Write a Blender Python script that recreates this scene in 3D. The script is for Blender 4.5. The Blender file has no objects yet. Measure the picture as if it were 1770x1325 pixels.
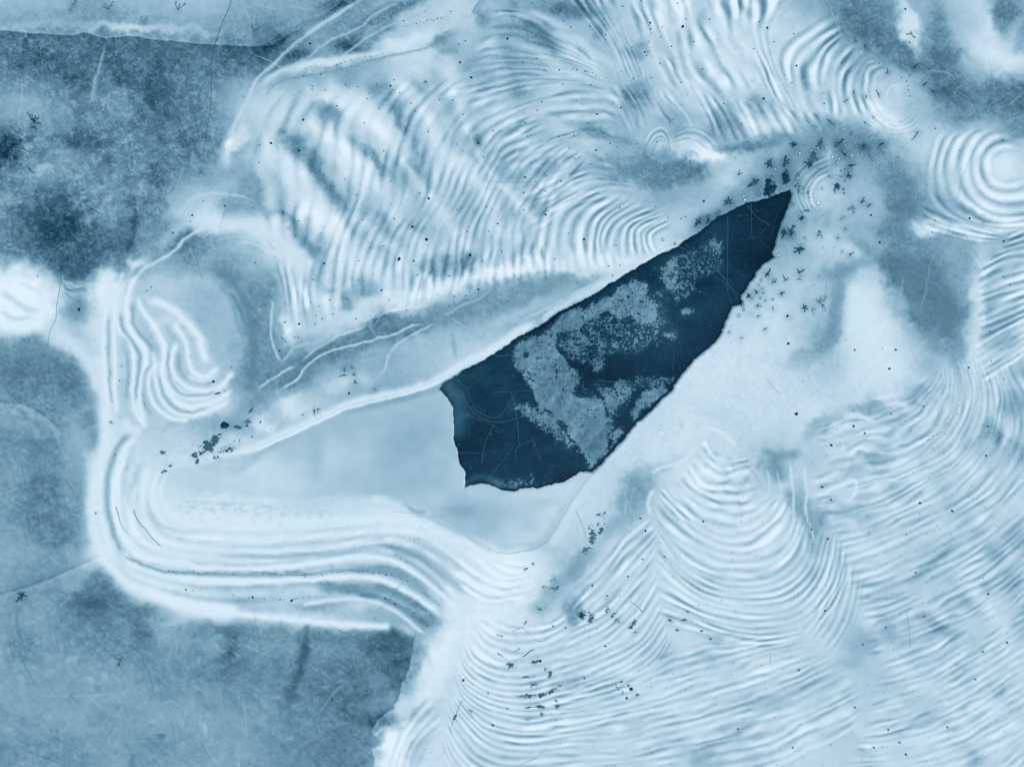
import bpy, math, random, time
import numpy as np

# ------------------------------------------------------------------ camera, light, exposure
sc = bpy.context.scene
U = 0.1                                   # one survey unit = 0.1 m; the view is a drone's, straight down
CX, CY = 885.0, 662.5
CAM_H = 122.0
cam_d = bpy.data.cameras.new('camera'); cam = bpy.data.objects.new('camera', cam_d)
sc.collection.objects.link(cam); sc.camera = cam
cam.location = (0, 0, CAM_H); cam.rotation_euler = (0, 0, 0)
cam_d.sensor_width = 36; cam_d.lens = 36 * CAM_H / 177.0
cam_d.clip_start = 1; cam_d.clip_end = 20000

SUN_EL, SUN_AZ = math.radians(50), math.radians(142)      # azimuth clockwise from north (top of the picture)
world = bpy.data.worlds.new('World'); sc.world = world; world.use_nodes = True
wn = world.node_tree.nodes; wl = world.node_tree.links
bg = wn['Background']; sky = wn.new('ShaderNodeTexSky'); sky.sky_type = 'NISHITA'; sky.sun_disc = False
sky.sun_elevation = SUN_EL; sky.sun_rotation = SUN_AZ
wl.new(sky.outputs[0], bg.inputs[0]); bg.inputs[1].default_value = 0.15
sd = bpy.data.lights.new('sun', 'SUN'); sd.energy = .9; sd.angle = math.radians(24); sd.color = (1, .96, .90)
sun = bpy.data.objects.new('sun', sd); sc.collection.objects.link(sun)
sun.rotation_euler = (math.pi / 2 - SUN_EL, 0, -SUN_AZ + math.pi)
sc.view_settings.view_transform = 'Standard'; sc.view_settings.look = 'None'
sc.view_settings.gamma = 1; sc.view_settings.use_curve_mapping = False; sc.view_settings.exposure = EXPO = 0.53

# === FIELD BEGIN ===  (pure numpy: how white the ice is, and how high the snow stands, at every point of the lake)
# All survey coordinates are in decimetres east / south of the survey corner (0.1 m units).
DX0, DY0, STEP = -112.0, -88.0, 1.6
NX, NY = 1246, 938
gx = DX0 + STEP * np.arange(NX)
gy = DY0 + STEP * np.arange(NY)
X, Y = np.meshgrid(gx, gy)
X = X.astype(np.float32); Y = Y.astype(np.float32)
_rs = np.random.RandomState(7)
_LAT = [_rs.rand(256, 256).astype(np.float32) * 2 - 1 for _ in range(12)]

def vnoise(x, y, k=0):
    lat = _LAT[k % 12]
    x = np.asarray(x, np.float32) + 1000.37 + 17.3 * k; y = np.asarray(y, np.float32) + 1000.91 + 5.1 * k
    xi = np.floor(x).astype(np.int64); yi = np.floor(y).astype(np.int64)
    fx = x - xi; fy = y - yi
    fx = fx * fx * (3 - 2 * fx); fy = fy * fy * (3 - 2 * fy)
    x0 = xi & 255; x1 = (xi + 1) & 255; y0 = yi & 255; y1 = (yi + 1) & 255
    a = lat[y0, x0] * (1 - fx) + lat[y0, x1] * fx
    b = lat[y1, x0] * (1 - fx) + lat[y1, x1] * fx
    return a * (1 - fy) + b * fy

def fbm(x, y, octv=4, k=0, gain=.55):
    s = 0; a = 1; t = 0
    for i in range(octv):
        s = s + a * vnoise(x * 2 ** i, y * 2 ** i, k + i); t += a; a *= gain
    return s / t * 1.5

def sstep(a, b, x):
    t = np.clip((x - a) / (b - a), 0, 1)
    return t * t * (3 - 2 * t)

def catmull(pts, step=6.0, n=None):
    p = np.array(pts, float)
    if len(p) == 2:
        seg = lambda i, t: p[0] + (p[1] - p[0]) * t
    e = np.vstack([2 * p[0] - p[1], p, 2 * p[-1] - p[-2]])
    out = []
    for i in range(len(p) - 1):
        a, b, c, d = e[i], e[i + 1], e[i + 2], e[i + 3]
        m = max(2, int(np.hypot(*(c - b)) / step) + 1) if n is None else 24
        for t in np.linspace(0, 1, m, endpoint=False):
            out.append(.5 * (2 * b + (c - a) * t + (2 * a - 5 * b + 4 * c - d) * t * t + (3 * b - a - 3 * c + d) * t ** 3))
    out.append(p[-1])
    out = np.array(out)
    if n is not None:
        L = np.r_[0, np.cumsum(np.hypot(*np.diff(out, axis=0).T))]
        q = np.linspace(0, L[-1], n)
        out = np.c_[np.interp(q, L, out[:, 0]), np.interp(q, L, out[:, 1])]
    return out

def seg_dist(XX, YY, P, signed=False):
    d2 = np.full(XX.shape, 1e12, np.float32); tt = np.zeros(XX.shape, np.float32); sg = np.ones(XX.shape, np.float32)
    L = np.r_[0, np.cumsum(np.hypot(*np.diff(P, axis=0).T))]
    for i in range(len(P) - 1):
        ax, ay = P[i]; bx, by = P[i + 1]; vx, vy = bx - ax, by - ay; l2 = vx * vx + vy * vy + 1e-9
        t = np.clip(((XX - ax) * vx + (YY - ay) * vy) / l2, 0, 1)
        dx = XX - ax - t * vx; dy = YY - ay - t * vy; dd = dx * dx + dy * dy
        m = dd < d2
        d2 = np.where(m, dd, d2); tt = np.where(m, (L[i] + t * (L[i + 1] - L[i])), tt)
        if signed: sg = np.where(m, np.where(vx * (YY - ay) - vy * (XX - ax) > 0, 1, -1), sg)
    return np.sqrt(d2), tt / L[-1], sg, L[-1]

def window(P, m):
    x0, y0 = P.min(0) - m; x1, y1 = P.max(0) + m
    i0 = max(0, int((x0 - DX0) / STEP)); i1 = min(NX, int((x1 - DX0) / STEP) + 2)
    j0 = max(0, int((y0 - DY0) / STEP)); j1 = min(NY, int((y1 - DY0) / STEP) + 2)
    return slice(j0, j1), slice(i0, i1)

WX = X + 11 * fbm(X / 30, Y / 30, 5, 1, .62); WY = Y + 11 * fbm(X / 30, Y / 30, 5, 5, .62)
SX = X + 1.6 * fbm(X / 14, Y / 14, 3, 2); SY = Y + 1.6 * fbm(X / 14, Y / 14, 3, 6)

def stroke(T, tone, w, al, pts, ends=.12, col=None, wob=True):
    P = catmull(pts)
    s = window(P, 2.6 * w + 6)
    if s[0].stop <= s[0].start or s[1].stop <= s[1].start: return
    d, t, _, L = seg_dist((SX if wob else X)[s], (SY if wob else Y)[s], P)
    e = np.clip(np.minimum(t, 1 - t) / max(ends, 1e-3), 0, 1) if ends > 0 else 1
    a = al * np.exp(-(d / w) ** 2) * e
    T[s] += (tone / 100. - T[s]) * a

def blob(T, cx, cy, rx, ry, ang, tone, al=.85, p=1.25):
    R = 2.0 * max(rx, ry) + 12
    s = window(np.array([[cx, cy]]), R)
    if s[0].stop <= s[0].start or s[1].stop <= s[1].start: return
    c, n = math.cos(math.radians(ang)), math.sin(math.radians(ang))
    x = WX[s] - cx; y = WY[s] - cy
    u = (x * c + y * n) / rx; v = (-x * n + y * c) / ry
    a = al * np.exp(-((u * u + v * v) ** p) * .8)
    T[s] += (tone / 100. - T[s]) * a

def edge(T, pts, amt, fall, side=1, soft=1.0, ends=.06, rough=0.):
    """a step that is abrupt on the line and dies away over `fall` on one side"""
    P = catmull(pts)
    s = window(P, fall * 3.2 + 4)
    x = X[s] + rough * fbm(X[s] / 7, Y[s] / 7, 3, 3); y = Y[s] + rough * fbm(X[s] / 7, Y[s] / 7, 3, 8)
    d, t, sg, L = seg_dist(x, y, P, True)
    sd = d * sg * side
    e = np.clip(np.minimum(t, 1 - t) / max(ends, 1e-3), 0, 1)
    T[s] += amt / 100. * sstep(-soft, soft, sd) * np.exp(-np.maximum(sd, 0) / fall) * e * (sd > -soft)

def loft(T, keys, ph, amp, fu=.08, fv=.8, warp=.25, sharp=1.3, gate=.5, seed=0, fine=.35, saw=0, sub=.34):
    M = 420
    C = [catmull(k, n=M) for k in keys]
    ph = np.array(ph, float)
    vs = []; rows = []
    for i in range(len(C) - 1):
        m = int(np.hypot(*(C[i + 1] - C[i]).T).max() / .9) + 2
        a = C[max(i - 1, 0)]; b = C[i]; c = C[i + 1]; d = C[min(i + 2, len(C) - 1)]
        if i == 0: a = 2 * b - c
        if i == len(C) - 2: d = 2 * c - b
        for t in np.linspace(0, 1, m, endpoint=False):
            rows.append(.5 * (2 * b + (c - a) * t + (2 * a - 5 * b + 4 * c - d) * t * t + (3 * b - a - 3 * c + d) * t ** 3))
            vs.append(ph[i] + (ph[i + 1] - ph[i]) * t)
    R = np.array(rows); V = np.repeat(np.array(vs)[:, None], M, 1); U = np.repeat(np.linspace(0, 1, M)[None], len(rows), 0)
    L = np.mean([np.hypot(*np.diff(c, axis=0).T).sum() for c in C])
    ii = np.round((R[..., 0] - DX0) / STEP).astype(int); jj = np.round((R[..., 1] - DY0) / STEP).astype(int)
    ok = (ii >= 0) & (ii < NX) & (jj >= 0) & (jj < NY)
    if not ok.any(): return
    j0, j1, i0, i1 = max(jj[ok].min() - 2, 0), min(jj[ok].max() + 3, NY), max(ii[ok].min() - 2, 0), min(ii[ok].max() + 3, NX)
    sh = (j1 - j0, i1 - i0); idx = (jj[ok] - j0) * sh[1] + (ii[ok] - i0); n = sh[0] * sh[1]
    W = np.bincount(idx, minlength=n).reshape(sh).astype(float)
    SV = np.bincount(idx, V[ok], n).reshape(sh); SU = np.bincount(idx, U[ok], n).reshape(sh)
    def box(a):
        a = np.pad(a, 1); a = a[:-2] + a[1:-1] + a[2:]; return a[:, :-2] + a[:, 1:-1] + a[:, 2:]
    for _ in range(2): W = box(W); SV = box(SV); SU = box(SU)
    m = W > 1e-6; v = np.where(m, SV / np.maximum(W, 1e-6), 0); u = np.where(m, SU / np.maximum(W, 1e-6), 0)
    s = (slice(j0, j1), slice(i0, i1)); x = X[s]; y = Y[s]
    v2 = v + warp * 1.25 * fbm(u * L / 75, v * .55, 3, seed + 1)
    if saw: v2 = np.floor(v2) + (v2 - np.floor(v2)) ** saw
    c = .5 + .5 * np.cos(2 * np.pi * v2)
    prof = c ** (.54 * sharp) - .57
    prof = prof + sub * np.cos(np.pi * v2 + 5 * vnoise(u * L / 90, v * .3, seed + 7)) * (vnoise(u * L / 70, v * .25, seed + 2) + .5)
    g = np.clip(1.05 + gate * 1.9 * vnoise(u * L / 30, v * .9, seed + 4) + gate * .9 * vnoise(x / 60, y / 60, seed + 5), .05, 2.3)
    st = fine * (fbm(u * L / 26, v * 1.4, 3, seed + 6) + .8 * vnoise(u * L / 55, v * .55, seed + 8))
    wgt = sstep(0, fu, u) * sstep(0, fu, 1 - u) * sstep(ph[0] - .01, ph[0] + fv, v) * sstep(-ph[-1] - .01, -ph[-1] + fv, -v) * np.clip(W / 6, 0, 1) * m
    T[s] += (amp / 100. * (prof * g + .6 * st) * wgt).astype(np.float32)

def poly_sdf(XX, YY, P):
    """signed distance, positive inside"""
    P = np.array(P, float); Q = np.vstack([P, P[:1]])
    d, _, _, _ = seg_dist(XX, YY, Q)
    ins = np.zeros(XX.shape, bool)
    for i in range(len(P)):
        (x1, y1), (x2, y2) = Q[i], Q[i + 1]
        if y1 == y2: continue
        ins ^= ((y1 > YY) != (y2 > YY)) & (XX < (x2 - x1) * (YY - y1) / (y2 - y1) + x1)
    return np.where(ins, d, -d)

BASE_ROWS = '''72 72 68 74 74 66 64 60 72 82 68 62 75 82 82 80 66 54 70 80 66
50 50 48 50 54 48 62 62 84 76 66 76 76 82 84 84 80 62 70 80 80
62 58 52 44 56 80 78 78 76 80 74 80 74 78 82 80 78 80 72 52 54
40 60 56 54 54 74 70 82 74 80 76 76 72 66 84 66 66 76 80 86 80
58 44 54 48 78 66 82 72 77 78 76 78 76 78 74 62 76 68 60 86 80
54 40 44 70 66 80 72 76 80 77 76 82 84 80 70 70 76 62 58 68 80
88 78 88 80 72 60 82 78 80 76 64 66 78 80 76 84 74 80 56 64 84
56 54 84 82 84 60 62 62 72 80 80 80 84 84 86 84 72 86 78 78 82
58 56 80 82 82 72 80 72 70 72 72 76 84 86 84 85 85 82 78 80 82
60 54 90 84 80 76 72 70 72 74 76 80 84 84 86 76 80 82 82 80 80
62 52 92 88 90 88 84 86 88 72 78 84 80 82 84 84 80 80 82 80 82
64 60 80 88 84 84 84 82 78 86 94 76 82 82 84 84 78 80 78 74 74
62 60 52 74 78 74 80 76 68 90 88 82 82 84 84 82 80 78 80 78 76
64 62 60 56 56 54 54 50 64 86 84 82 82 82 82 80 80 76 78 80 80
62 64 64 66 64 60 56 52 78 84 84 82 82 82 82 80 80 80 78 80 82
58 60 62 62 64 61 56 52 86 84 82 82 82 80 78 80 80 80 80 80 82'''

BLOBS = [
 (1512,560,56,100,-10,89,.75,1.8),(1665,540,26,110,-4,68,.6),
 (368,560,30,60,-15,67,.6),(1505,580,50,95,-14,90,.5),
 (270,620,70,105,0,70,.75),(1400,290,90,60,-20,65,.6),(1290,348,75,20,-28,64,.6),(1370,410,28,50,-15,66,.55),(1330,500,24,60,30,76,.5),
 (1520,60,80,30,25,46,.7),(1640,120,30,75,0,46,.7),(1740,170,54,24,0,45,.75),(1550,350,26,60,-5,50,.6),(1598,520,52,62,-30,46,.8),(1150,295,80,24,3,47,.7),(560,615,90,16,-22,52,.6),(800,540,110,18,-16,56,.6),(620,385,160,120,30,80,.35),

 # top left ice
 (75,112,55,20,12,36),(130,125,30,26,0,42),(205,120,24,24,20,40),(270,165,20,42,0,40),(262,125,12,20,0,42),
 (140,243,42,15,0,36),(132,205,12,45,0,46,.5),(4,268,20,34,10,18,.95),(272,312,15,28,0,42),(330,155,30,30,0,52,.6),
 (50,190,48,22,0,72,.7),(210,178,32,26,0,64,.6),(95,155,14,30,0,54,.5),(60,300,55,22,10,66,.7),(210,330,60,18,0,66,.6),(150,15,28,40,0,62,.7),
 (215,48,60,8,4,84,.8),(60,45,60,9,0,78,.5),(300,52,90,7,4,80,.6),(420,40,30,40,0,66,.5),(25,75,40,12,0,52,.6),(410,105,30,24,0,46,.7),(300,90,60,14,5,50,.6),
 (100,400,52,30,5,30,.92),(62,372,40,14,0,36,.7),(150,430,70,24,20,38,.75),(225,400,12,45,8,38,.85),(15,420,30,30,0,48,.8),(130,470,38,18,0,36,.85),(95,395,28,16,0,22,.6),
 (205,365,30,18,0,66,.7),(20,345,30,8,0,70,.6),(290,350,20,14,0,50,.7),(260,390,24,24,0,56,.8),(270,430,14,18,0,60,.6),
 # left lobes
 (28,520,82,62,5,95,1.0,2.2),(10,500,50,18,10,95,.5),(188,500,34,42,5,94,.95,1.6),(232,455,20,10,-30,90,.8),(133,535,28,26,0,56,.9),(118,500,12,20,0,72,.6),
 (120,590,40,14,30,88,.8),(60,650,60,26,0,52,.7),(125,660,28,44,-20,50,.9),(160,740,16,40,-10,50,.8),(60,735,60,32,0,60,.6),(60,600,40,12,0,52,.5),
 # swirl block
 (330,420,50,24,-25,52,.9),(400,470,34,34,0,56,.9),(440,560,26,80,8,54,.9),(430,640,26,30,0,56,.7),(385,560,34,62,-12,74,.85),(300,500,46,24,0,80,.8),(300,560,30,20,40,88,.7),
 (350,380,40,16,10,88,.8),(400,388,34,8,6,95,.9),(400,352,26,12,0,60,.7),(395,372,12,10,0,56,.5),(310,355,24,30,40,82,.6),(440,330,26,30,0,62,.9),(450,400,20,14,0,88,.7),
 (430,250,14,44,0,66,.5),(405,245,15,40,28,90,.8),(398,255,8,10,0,98,.8),(445,310,18,22,0,58,.6),
 # rolls of the upper left field : channels
 (599,74,24,15,-20,30,.95),(509,97,17,12,-20,36,.9),(473,74,36,9,-28,38,.9),(702,13,48,9,-25,50,.8),(653,31,50,11,-30,54,.7),(658,54,28,7,-35,52,.8),(760,72,28,6,-18,54,.8),(781,84,18,12,0,58,.8),
 (560,30,46,6,-25,52,.6),(590,5,40,8,-15,44,.8),(630,38,16,8,-20,50,.7),
 (569,190,22,18,20,52,.8),(653,150,12,22,10,60,.8),(690,200,9,42,-28,56,.75),(735,155,28,11,45,62,.8),(594,131,20,13,0,62,.7),(499,245,13,16,0,54,.85),
 (535,278,18,28,-25,50,.7),(562,312,30,11,48,50,.75),(590,350,28,11,55,52,.7),(628,400,34,9,45,58,.65),(665,435,26,9,40,58,.65),
 (641,270,38,9,45,56,.9),(700,300,10,30,-20,64,.7),(722,267,9,26,6,58,.85),(820,247,12,20,0,55,.85),(863,300,20,14,60,60,.75),(840,285,12,18,-30,64,.6),
 (500,392,30,11,44,54,.75),(535,425,22,9,50,56,.7),(543,482,16,18,0,54,.9),(560,503,14,8,0,60,.7),(599,520,13,16,20,55,.9),(632,500,18,26,-20,58,.85),(645,512,10,10,0,58,.6),
 (762,456,34,13,-10,57,.9),(808,452,20,11,-30,55,.85),(717,394,18,16,0,60,.8),(690,400,26,20,30,66,.6),(533,548,12,15,0,64,.7),(650,350,14,24,10,66,.7),(660,380,10,22,10,60,.7),
 (805,360,20,22,0,68,.7),(845,375,14,18,0,66,.6),(832,31,14,14,0,58,.8),(890,18,12,24,0,58,.8),(880,80,16,20,0,66,.6),(800,110,24,14,30,66,.5),(760,130,20,14,30,68,.5),
 (770,190,18,40,-20,68,.5),(570,100,30,10,-15,70,.4),(885,230,20,30,0,68,.4),(935,362,20,18,0,68,.5),(900,440,20,16,0,68,.5),
 # bright rolls
 (500,290,60,18,42,92,.8),(560,380,50,17,42,92,.8),(640,405,60,14,42,90,.75),(470,395,34,18,20,92,.8),(515,440,40,16,45,90,.8),(455,300,16,50,-20,88,.6),
 (600,180,34,16,40,90,.75),(660,225,46,18,45,90,.8),(620,300,50,16,45,90,.75),(600,255,40,14,30,84,.6),(740,190,20,50,-32,86,.6),(560,160,30,10,10,88,.7),(530,225,40,14,20,84,.6),
 (770,260,14,40,-15,84,.5),(820,290,60,12,45,86,.6),(790,130,18,34,-25,84,.5),(700,480,60,22,25,84,.5),(590,450,40,20,45,86,.6),(700,72,46,12,-12,90,.8),(560,112,60,8,-10,90,.8),
 (495,572,16,22,10,90,.9),(491,574,6,6,0,98,.9),(760,495,90,12,-14,92,.85),(870,468,70,10,-12,94,.85),(960,455,80,12,2,88,.8),(1060,448,80,12,2,90,.8),(1130,428,24,18,-30,90,.6),(640,525,50,10,-20,88,.7),(570,560,60,16,-10,82,.6),
 # bay right of it and upper middle
 (1150,297,72,24,3,50,.95),(1195,293,28,20,0,46,.7),(1105,300,30,16,0,54,.7),(1098,163,22,22,0,54,.9),(931,60,42,15,40,48,.9),(977,14,30,11,12,46,.9),(1024,22,24,10,10,56,.8),(1035,55,12,16,20,58,.6),
 (1034,228,32,10,16,52,.85),(1080,245,20,8,10,60,.6),(939,284,22,18,0,60,.8),(898,164,18,14,0,60,.8),(983,200,30,10,0,66,.6),(1250,220,34,34,0,56,.9),(1290,256,50,10,-8,48,.9),(1312,180,18,18,0,58,.8),
 (1167,215,24,22,0,64,.8),(1103,88,16,14,0,60,.8),(1015,120,60,14,40,84,.4),(1340,240,30,16,0,60,.7),(900,25,10,20,0,66,.5),(1090,205,30,10,-30,70,.5),(1213,30,8,18,0,66,.5),(1170,70,12,14,0,68,.5),
 (1222,267,26,12,32,98,.95),(1180,250,30,14,10,88,.6),(1130,240,24,24,0,86,.6),(1303,212,26,13,30,92,.8),(1235,300,20,12,30,80,.6),(1265,310,40,16,-30,84,.7),(1010,330,90,20,0,80,.5),(1180,340,70,18,-5,66,.7),(1140,365,60,12,-10,72,.5),
 (1330,55,40,30,0,84,.6),(1410,110,30,40,10,82,.5),(1370,170,60,30,0,84,.4),(1440,190,40,16,0,86,.6),(1400,140,12,14,0,68,.6),(1350,215,30,10,10,90,.6),
 # concentric knob and star zone
 (1545,165,26,26,0,84,.7),(1530,205,34,18,30,92,.8),(1450,230,60,18,10,58,.8),(1490,255,50,22,0,54,.85),(1430,290,50,26,0,60,.8),(1390,270,30,24,0,64,.6),(1340,270,50,16,-30,70,.6),(1370,310,60,16,-30,66,.7),
 (1430,260,8,16,0,82,.8),(1445,290,12,12,0,78,.7),(1410,330,26,30,0,84,.7),(1440,320,20,20,0,86,.6),(1400,380,60,30,0,72,.5),(1355,395,26,34,-15,60,.6),(1420,365,26,16,0,80,.5),(1460,420,60,20,0,86,.6),(1500,360,40,40,0,76,.6),(1340,450,20,20,0,66,.5),(1250,370,46,14,-25,58,.6),(1215,395,26,12,-25,56,.7),(1310,330,30,10,-10,66,.6),
 (1320,500,26,70,28,78,.5),(1330,640,90,80,0,86,.6),(1380,490,40,20,0,80,.5),
 # dark channels of the right
 (1474,24,36,18,10,50,.85),(1490,48,30,16,30,46,.9),(1530,78,34,20,35,48,.9),(1590,115,50,16,25,50,.9),(1624,60,18,70,0,50,.9),(1650,158,34,18,30,42,.95),(1628,105,24,28,0,48,.7),(1700,150,40,16,-8,54,.9),(1755,165,36,20,10,44,.95),(1690,175,20,14,0,56,.6),
 (1735,14,22,22,0,44,.9),(1730,42,12,22,-15,50,.9),(1770,60,16,30,0,58,.7),(1572,42,17,42,-12,88,.95,1.8),(1585,65,9,16,-10,90,.5),(1690,60,34,60,-25,86,.9),(1740,105,56,16,15,88,.9),(1660,40,30,40,0,72,.6),(1640,10,26,12,0,72,.5),
 (1700,225,30,20,0,78,.5),(1760,225,30,16,0,56,.8),(1650,240,36,20,0,86,.6),(1540,300,40,30,30,56,.85),(1562,350,20,40,-10,52,.9),(1550,408,22,26,10,54,.85),(1500,430,40,14,30,60,.8),(1545,455,36,14,20,52,.9),
 (1600,520,44,52,-30,50,.9,1.6),(1555,485,14,34,-42,46,.8),(1622,500,14,52,-35,46,.6),(1640,570,20,30,0,54,.8),(1620,600,40,20,20,58,.8),(1660,480,34,60,-20,62,.85),(1640,430,60,22,10,64,.7),(1600,630,30,14,0,68,.7),
 (1448,470,30,14,-10,62,.8),(1446,530,13,50,10,60,.85),(1425,590,34,20,-30,60,.85),(1390,615,34,16,-20,66,.7),(1505,575,44,88,-14,87,.95,2.),(1495,545,26,40,0,90,.6),(1525,600,26,34,0,92,.5),(1545,520,26,20,-40,76,.6),(1500,475,28,10,0,80,.6),(1560,590,26,44,-25,80,.6),(1470,440,26,14,0,88,.6),
 (1650,400,70,10,8,90,.8),(1735,400,20,16,0,94,.8),(1600,390,24,14,20,88,.8),(1680,310,30,50,0,74,.4),(1735,285,20,20,0,90,.8),(1674,370,40,8,28,62,.8),(1745,415,34,10,-10,66,.8),(1690,520,16,90,4,90,.8),(1685,610,14,50,0,88,.7),
 (1760,440,20,18,0,68,.6),(1738,585,26,14,-20,66,.7),(1760,640,24,20,0,66,.7),(1720,560,30,14,-10,72,.5),(1740,500,30,20,0,84,.4),
 # channels around the seam of the lead
 (560,620,70,16,-22,54,.9),(500,650,50,22,-25,54,.9),(440,690,40,14,-35,60,.8),(700,565,80,18,-14,52,.9),(650,560,30,12,-10,48,.9),(800,545,80,22,-14,58,.9),(900,505,80,18,-14,60,.9),(960,488,60,12,-6,62,.85),(520,560,20,14,0,84,.3),
 (620,625,70,18,-18,70,.7),(760,590,80,20,-25,72,.7),(900,540,60,14,-28,78,.7),(480,600,10,40,0,60,.6),(455,590,14,40,0,56,.6),
 (500,700,24,20,0,90,.85),(453,728,14,16,0,90,.8),(470,742,10,9,0,92,.7),(600,660,40,18,-10,86,.8),(380,735,40,12,-15,62,.75),(345,730,44,10,-4,68,.7),(320,790,30,16,0,86,.7),(400,765,60,12,-15,88,.5),(300,770,26,14,20,80,.5),
 (700,690,60,20,-10,66,.6),(690,740,60,20,30,66,.5),(560,790,70,30,0,76,.5),(520,810,12,30,20,70,.5),(640,790,80,30,0,74,.6),(745,760,30,20,0,68,.6),(600,810,60,26,0,74,.4),(450,820,70,30,0,79,.8),(350,835,60,16,0,80,.7),
 (718,878,14,7,30,64,.8),(768,885,16,7,-20,64,.8),(800,870,40,14,-20,70,.5),(860,890,50,24,0,74,.8),(930,865,34,6,20,70,.7),(900,935,40,14,10,72,.7),(850,915,30,10,30,68,.7),(930,900,40,26,0,74,.5),(745,690,20,20,0,72,.5),
 # bottom left bank
 (240,870,24,60,-5,84,.6),(225,820,12,50,4,76,.7),(310,850,24,18,0,84,.5),(700,955,50,10,22,66,.85),(640,985,70,6,4,64,.8),(745,985,40,12,36,72,.7),(590,1017,56,9,4,56,.9),(550,1045,40,10,0,62,.8),(640,1022,40,8,5,60,.7),
 (714,1040,36,14,35,56,.9),(738,1068,26,14,20,56,.9),(690,1060,30,8,20,68,.6),(500,993,80,5,2,64,.75),(400,988,60,4,2,68,.6),(390,1010,20,24,0,74,.6),(480,1020,60,10,4,74,.5),(420,1030,50,8,3,76,.5),
 (900,990,40,18,10,91,.6),(835,1040,34,28,-30,89,.6),(795,1060,26,22,0,90,.6),
 (760,1140,28,70,18,93,.95,1.6),(735,1180,24,40,10,91,.9),(700,1270,28,60,15,90,.9,1.6),(680,1310,24,40,0,93,.8),(740,1250,34,40,0,84,.6),(722,1290,14,30,25,72,.7),(745,1235,20,14,-50,76,.6),(800,1190,40,60,0,84,.4),(722,1225,18,12,-50,68,.8),
 # lower left ice
 (165,1042,44,20,0,38,.9),(180,1010,24,30,0,44,.8),(245,1095,16,26,0,42,.85),(240,1060,50,14,-10,46,.7),(396,1125,14,50,4,40,.8),(380,1090,70,16,0,46,.6),(560,1100,110,14,3,46,.6),
 (672,1112,44,26,0,37,.9),(684,1155,32,36,0,38,.9),(650,1240,36,14,-10,38,.85),(600,1200,60,40,0,46,.5),(523,1115,10,30,4,38,.85),(516,1160,10,36,12,37,.85),(505,1195,10,20,30,42,.7),
 (210,1182,50,34,0,64,.7),(370,1225,70,44,20,62,.6),(45,1120,30,30,0,50,.6),(40,1070,40,14,0,66,.6),(110,1000,40,10,-20,62,.5),(430,1200,40,20,0,58,.4),(300,1290,60,26,0,52,.5),(100,1290,60,24,0,52,.5),(200,1240,40,20,0,56,.5),(40,1255,50,12,-30,62,.5),(400,1290,60,24,25,62,.5),(30,940,40,30,0,66,.6),
 (70,800,60,26,-20,62,.5),(90,890,50,34,0,50,.8),(110,930,40,20,0,48,.6),(20,860,20,30,0,60,.4),(50,960,40,16,0,66,.6),(140,850,16,60,0,52,.6),
 # right lower field
 (1338,800,20,18,-20,60,.5),(1385,880,14,36,-15,64,.8),(1412,898,14,24,0,60,.85),(1412,940,14,18,0,64,.7),(1405,985,20,14,0,66,.6),(1420,735,34,16,-35,66,.8),(1500,705,30,12,-10,64,.8),(1590,680,26,14,-20,66,.8),(1535,720,24,12,0,68,.7),
 (1098,835,26,26,20,58,.9),(1090,870,22,24,10,62,.9),(1070,905,40,14,-40,68,.8),(1000,975,36,14,-42,62,.9),(960,1010,34,14,-40,66,.8),(940,1040,30,20,-20,70,.7),(985,1045,14,24,0,68,.7),(1135,810,40,10,-20,74,.7),(1060,815,40,10,-25,78,.5),
 (1720,755,12,26,-30,62,.85),(1755,700,26,26,30,62,.85),(1705,745,10,24,10,64,.8),(1760,780,20,20,0,62,.8),(1640,948,34,10,-35,60,.9),(1595,985,26,9,-30,60,.85),(1722,955,20,16,0,60,.9),(1755,935,18,28,-20,58,.9),(1740,1002,18,24,-20,60,.9),(1705,1020,14,12,0,64,.8),
 (1500,1110,30,18,-25,60,.6),(1530,1080,11,30,-15,60,.6),(1628,1085,34,13,20,60,.9),(1600,1068,20,10,30,64,.8),(1335,1212,40,13,-12,60,.9),(1390,1188,50,10,-18,66,.85),(1665,1160,18,30,-20,68,.8),(1728,1190,24,10,-45,62,.8),(1587,1250,40,9,-10,64,.85),(1682,1310,18,12,-30,64,.8),(1459,1147,22,10,-25,66,.8),
 (1770,1070,20,30,0,62,.8),(1560,1200,14,30,-30,70,.7),(1650,1035,30,14,0,70,.6),(1690,1110,30,14,0,70,.5),(1285,1253,26,8,-20,62,.85),(1226,1296,40,14,-35,64,.85),(1237,1100,26,10,0,68,.8),(1211,1139,30,12,-15,68,.8),(990,1054,12,18,0,58,.9),(990,1175,36,9,-15,68,.8),(1230,1000,24,12,0,70,.6),(1555,850,26,16,0,72,.6),(1520,790,20,10,0,66,.7),(1475,810,22,12,-10,68,.7),(1468,880,22,12,0,66,.7),(1500,905,24,12,30,68,.7),(1140,1130,34,18,-20,70,.5),(1430,870,12,8,0,64,.6),(1700,780,40,20,20,72,.5),(1660,830,40,14,-30,84,.4),
]

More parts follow.
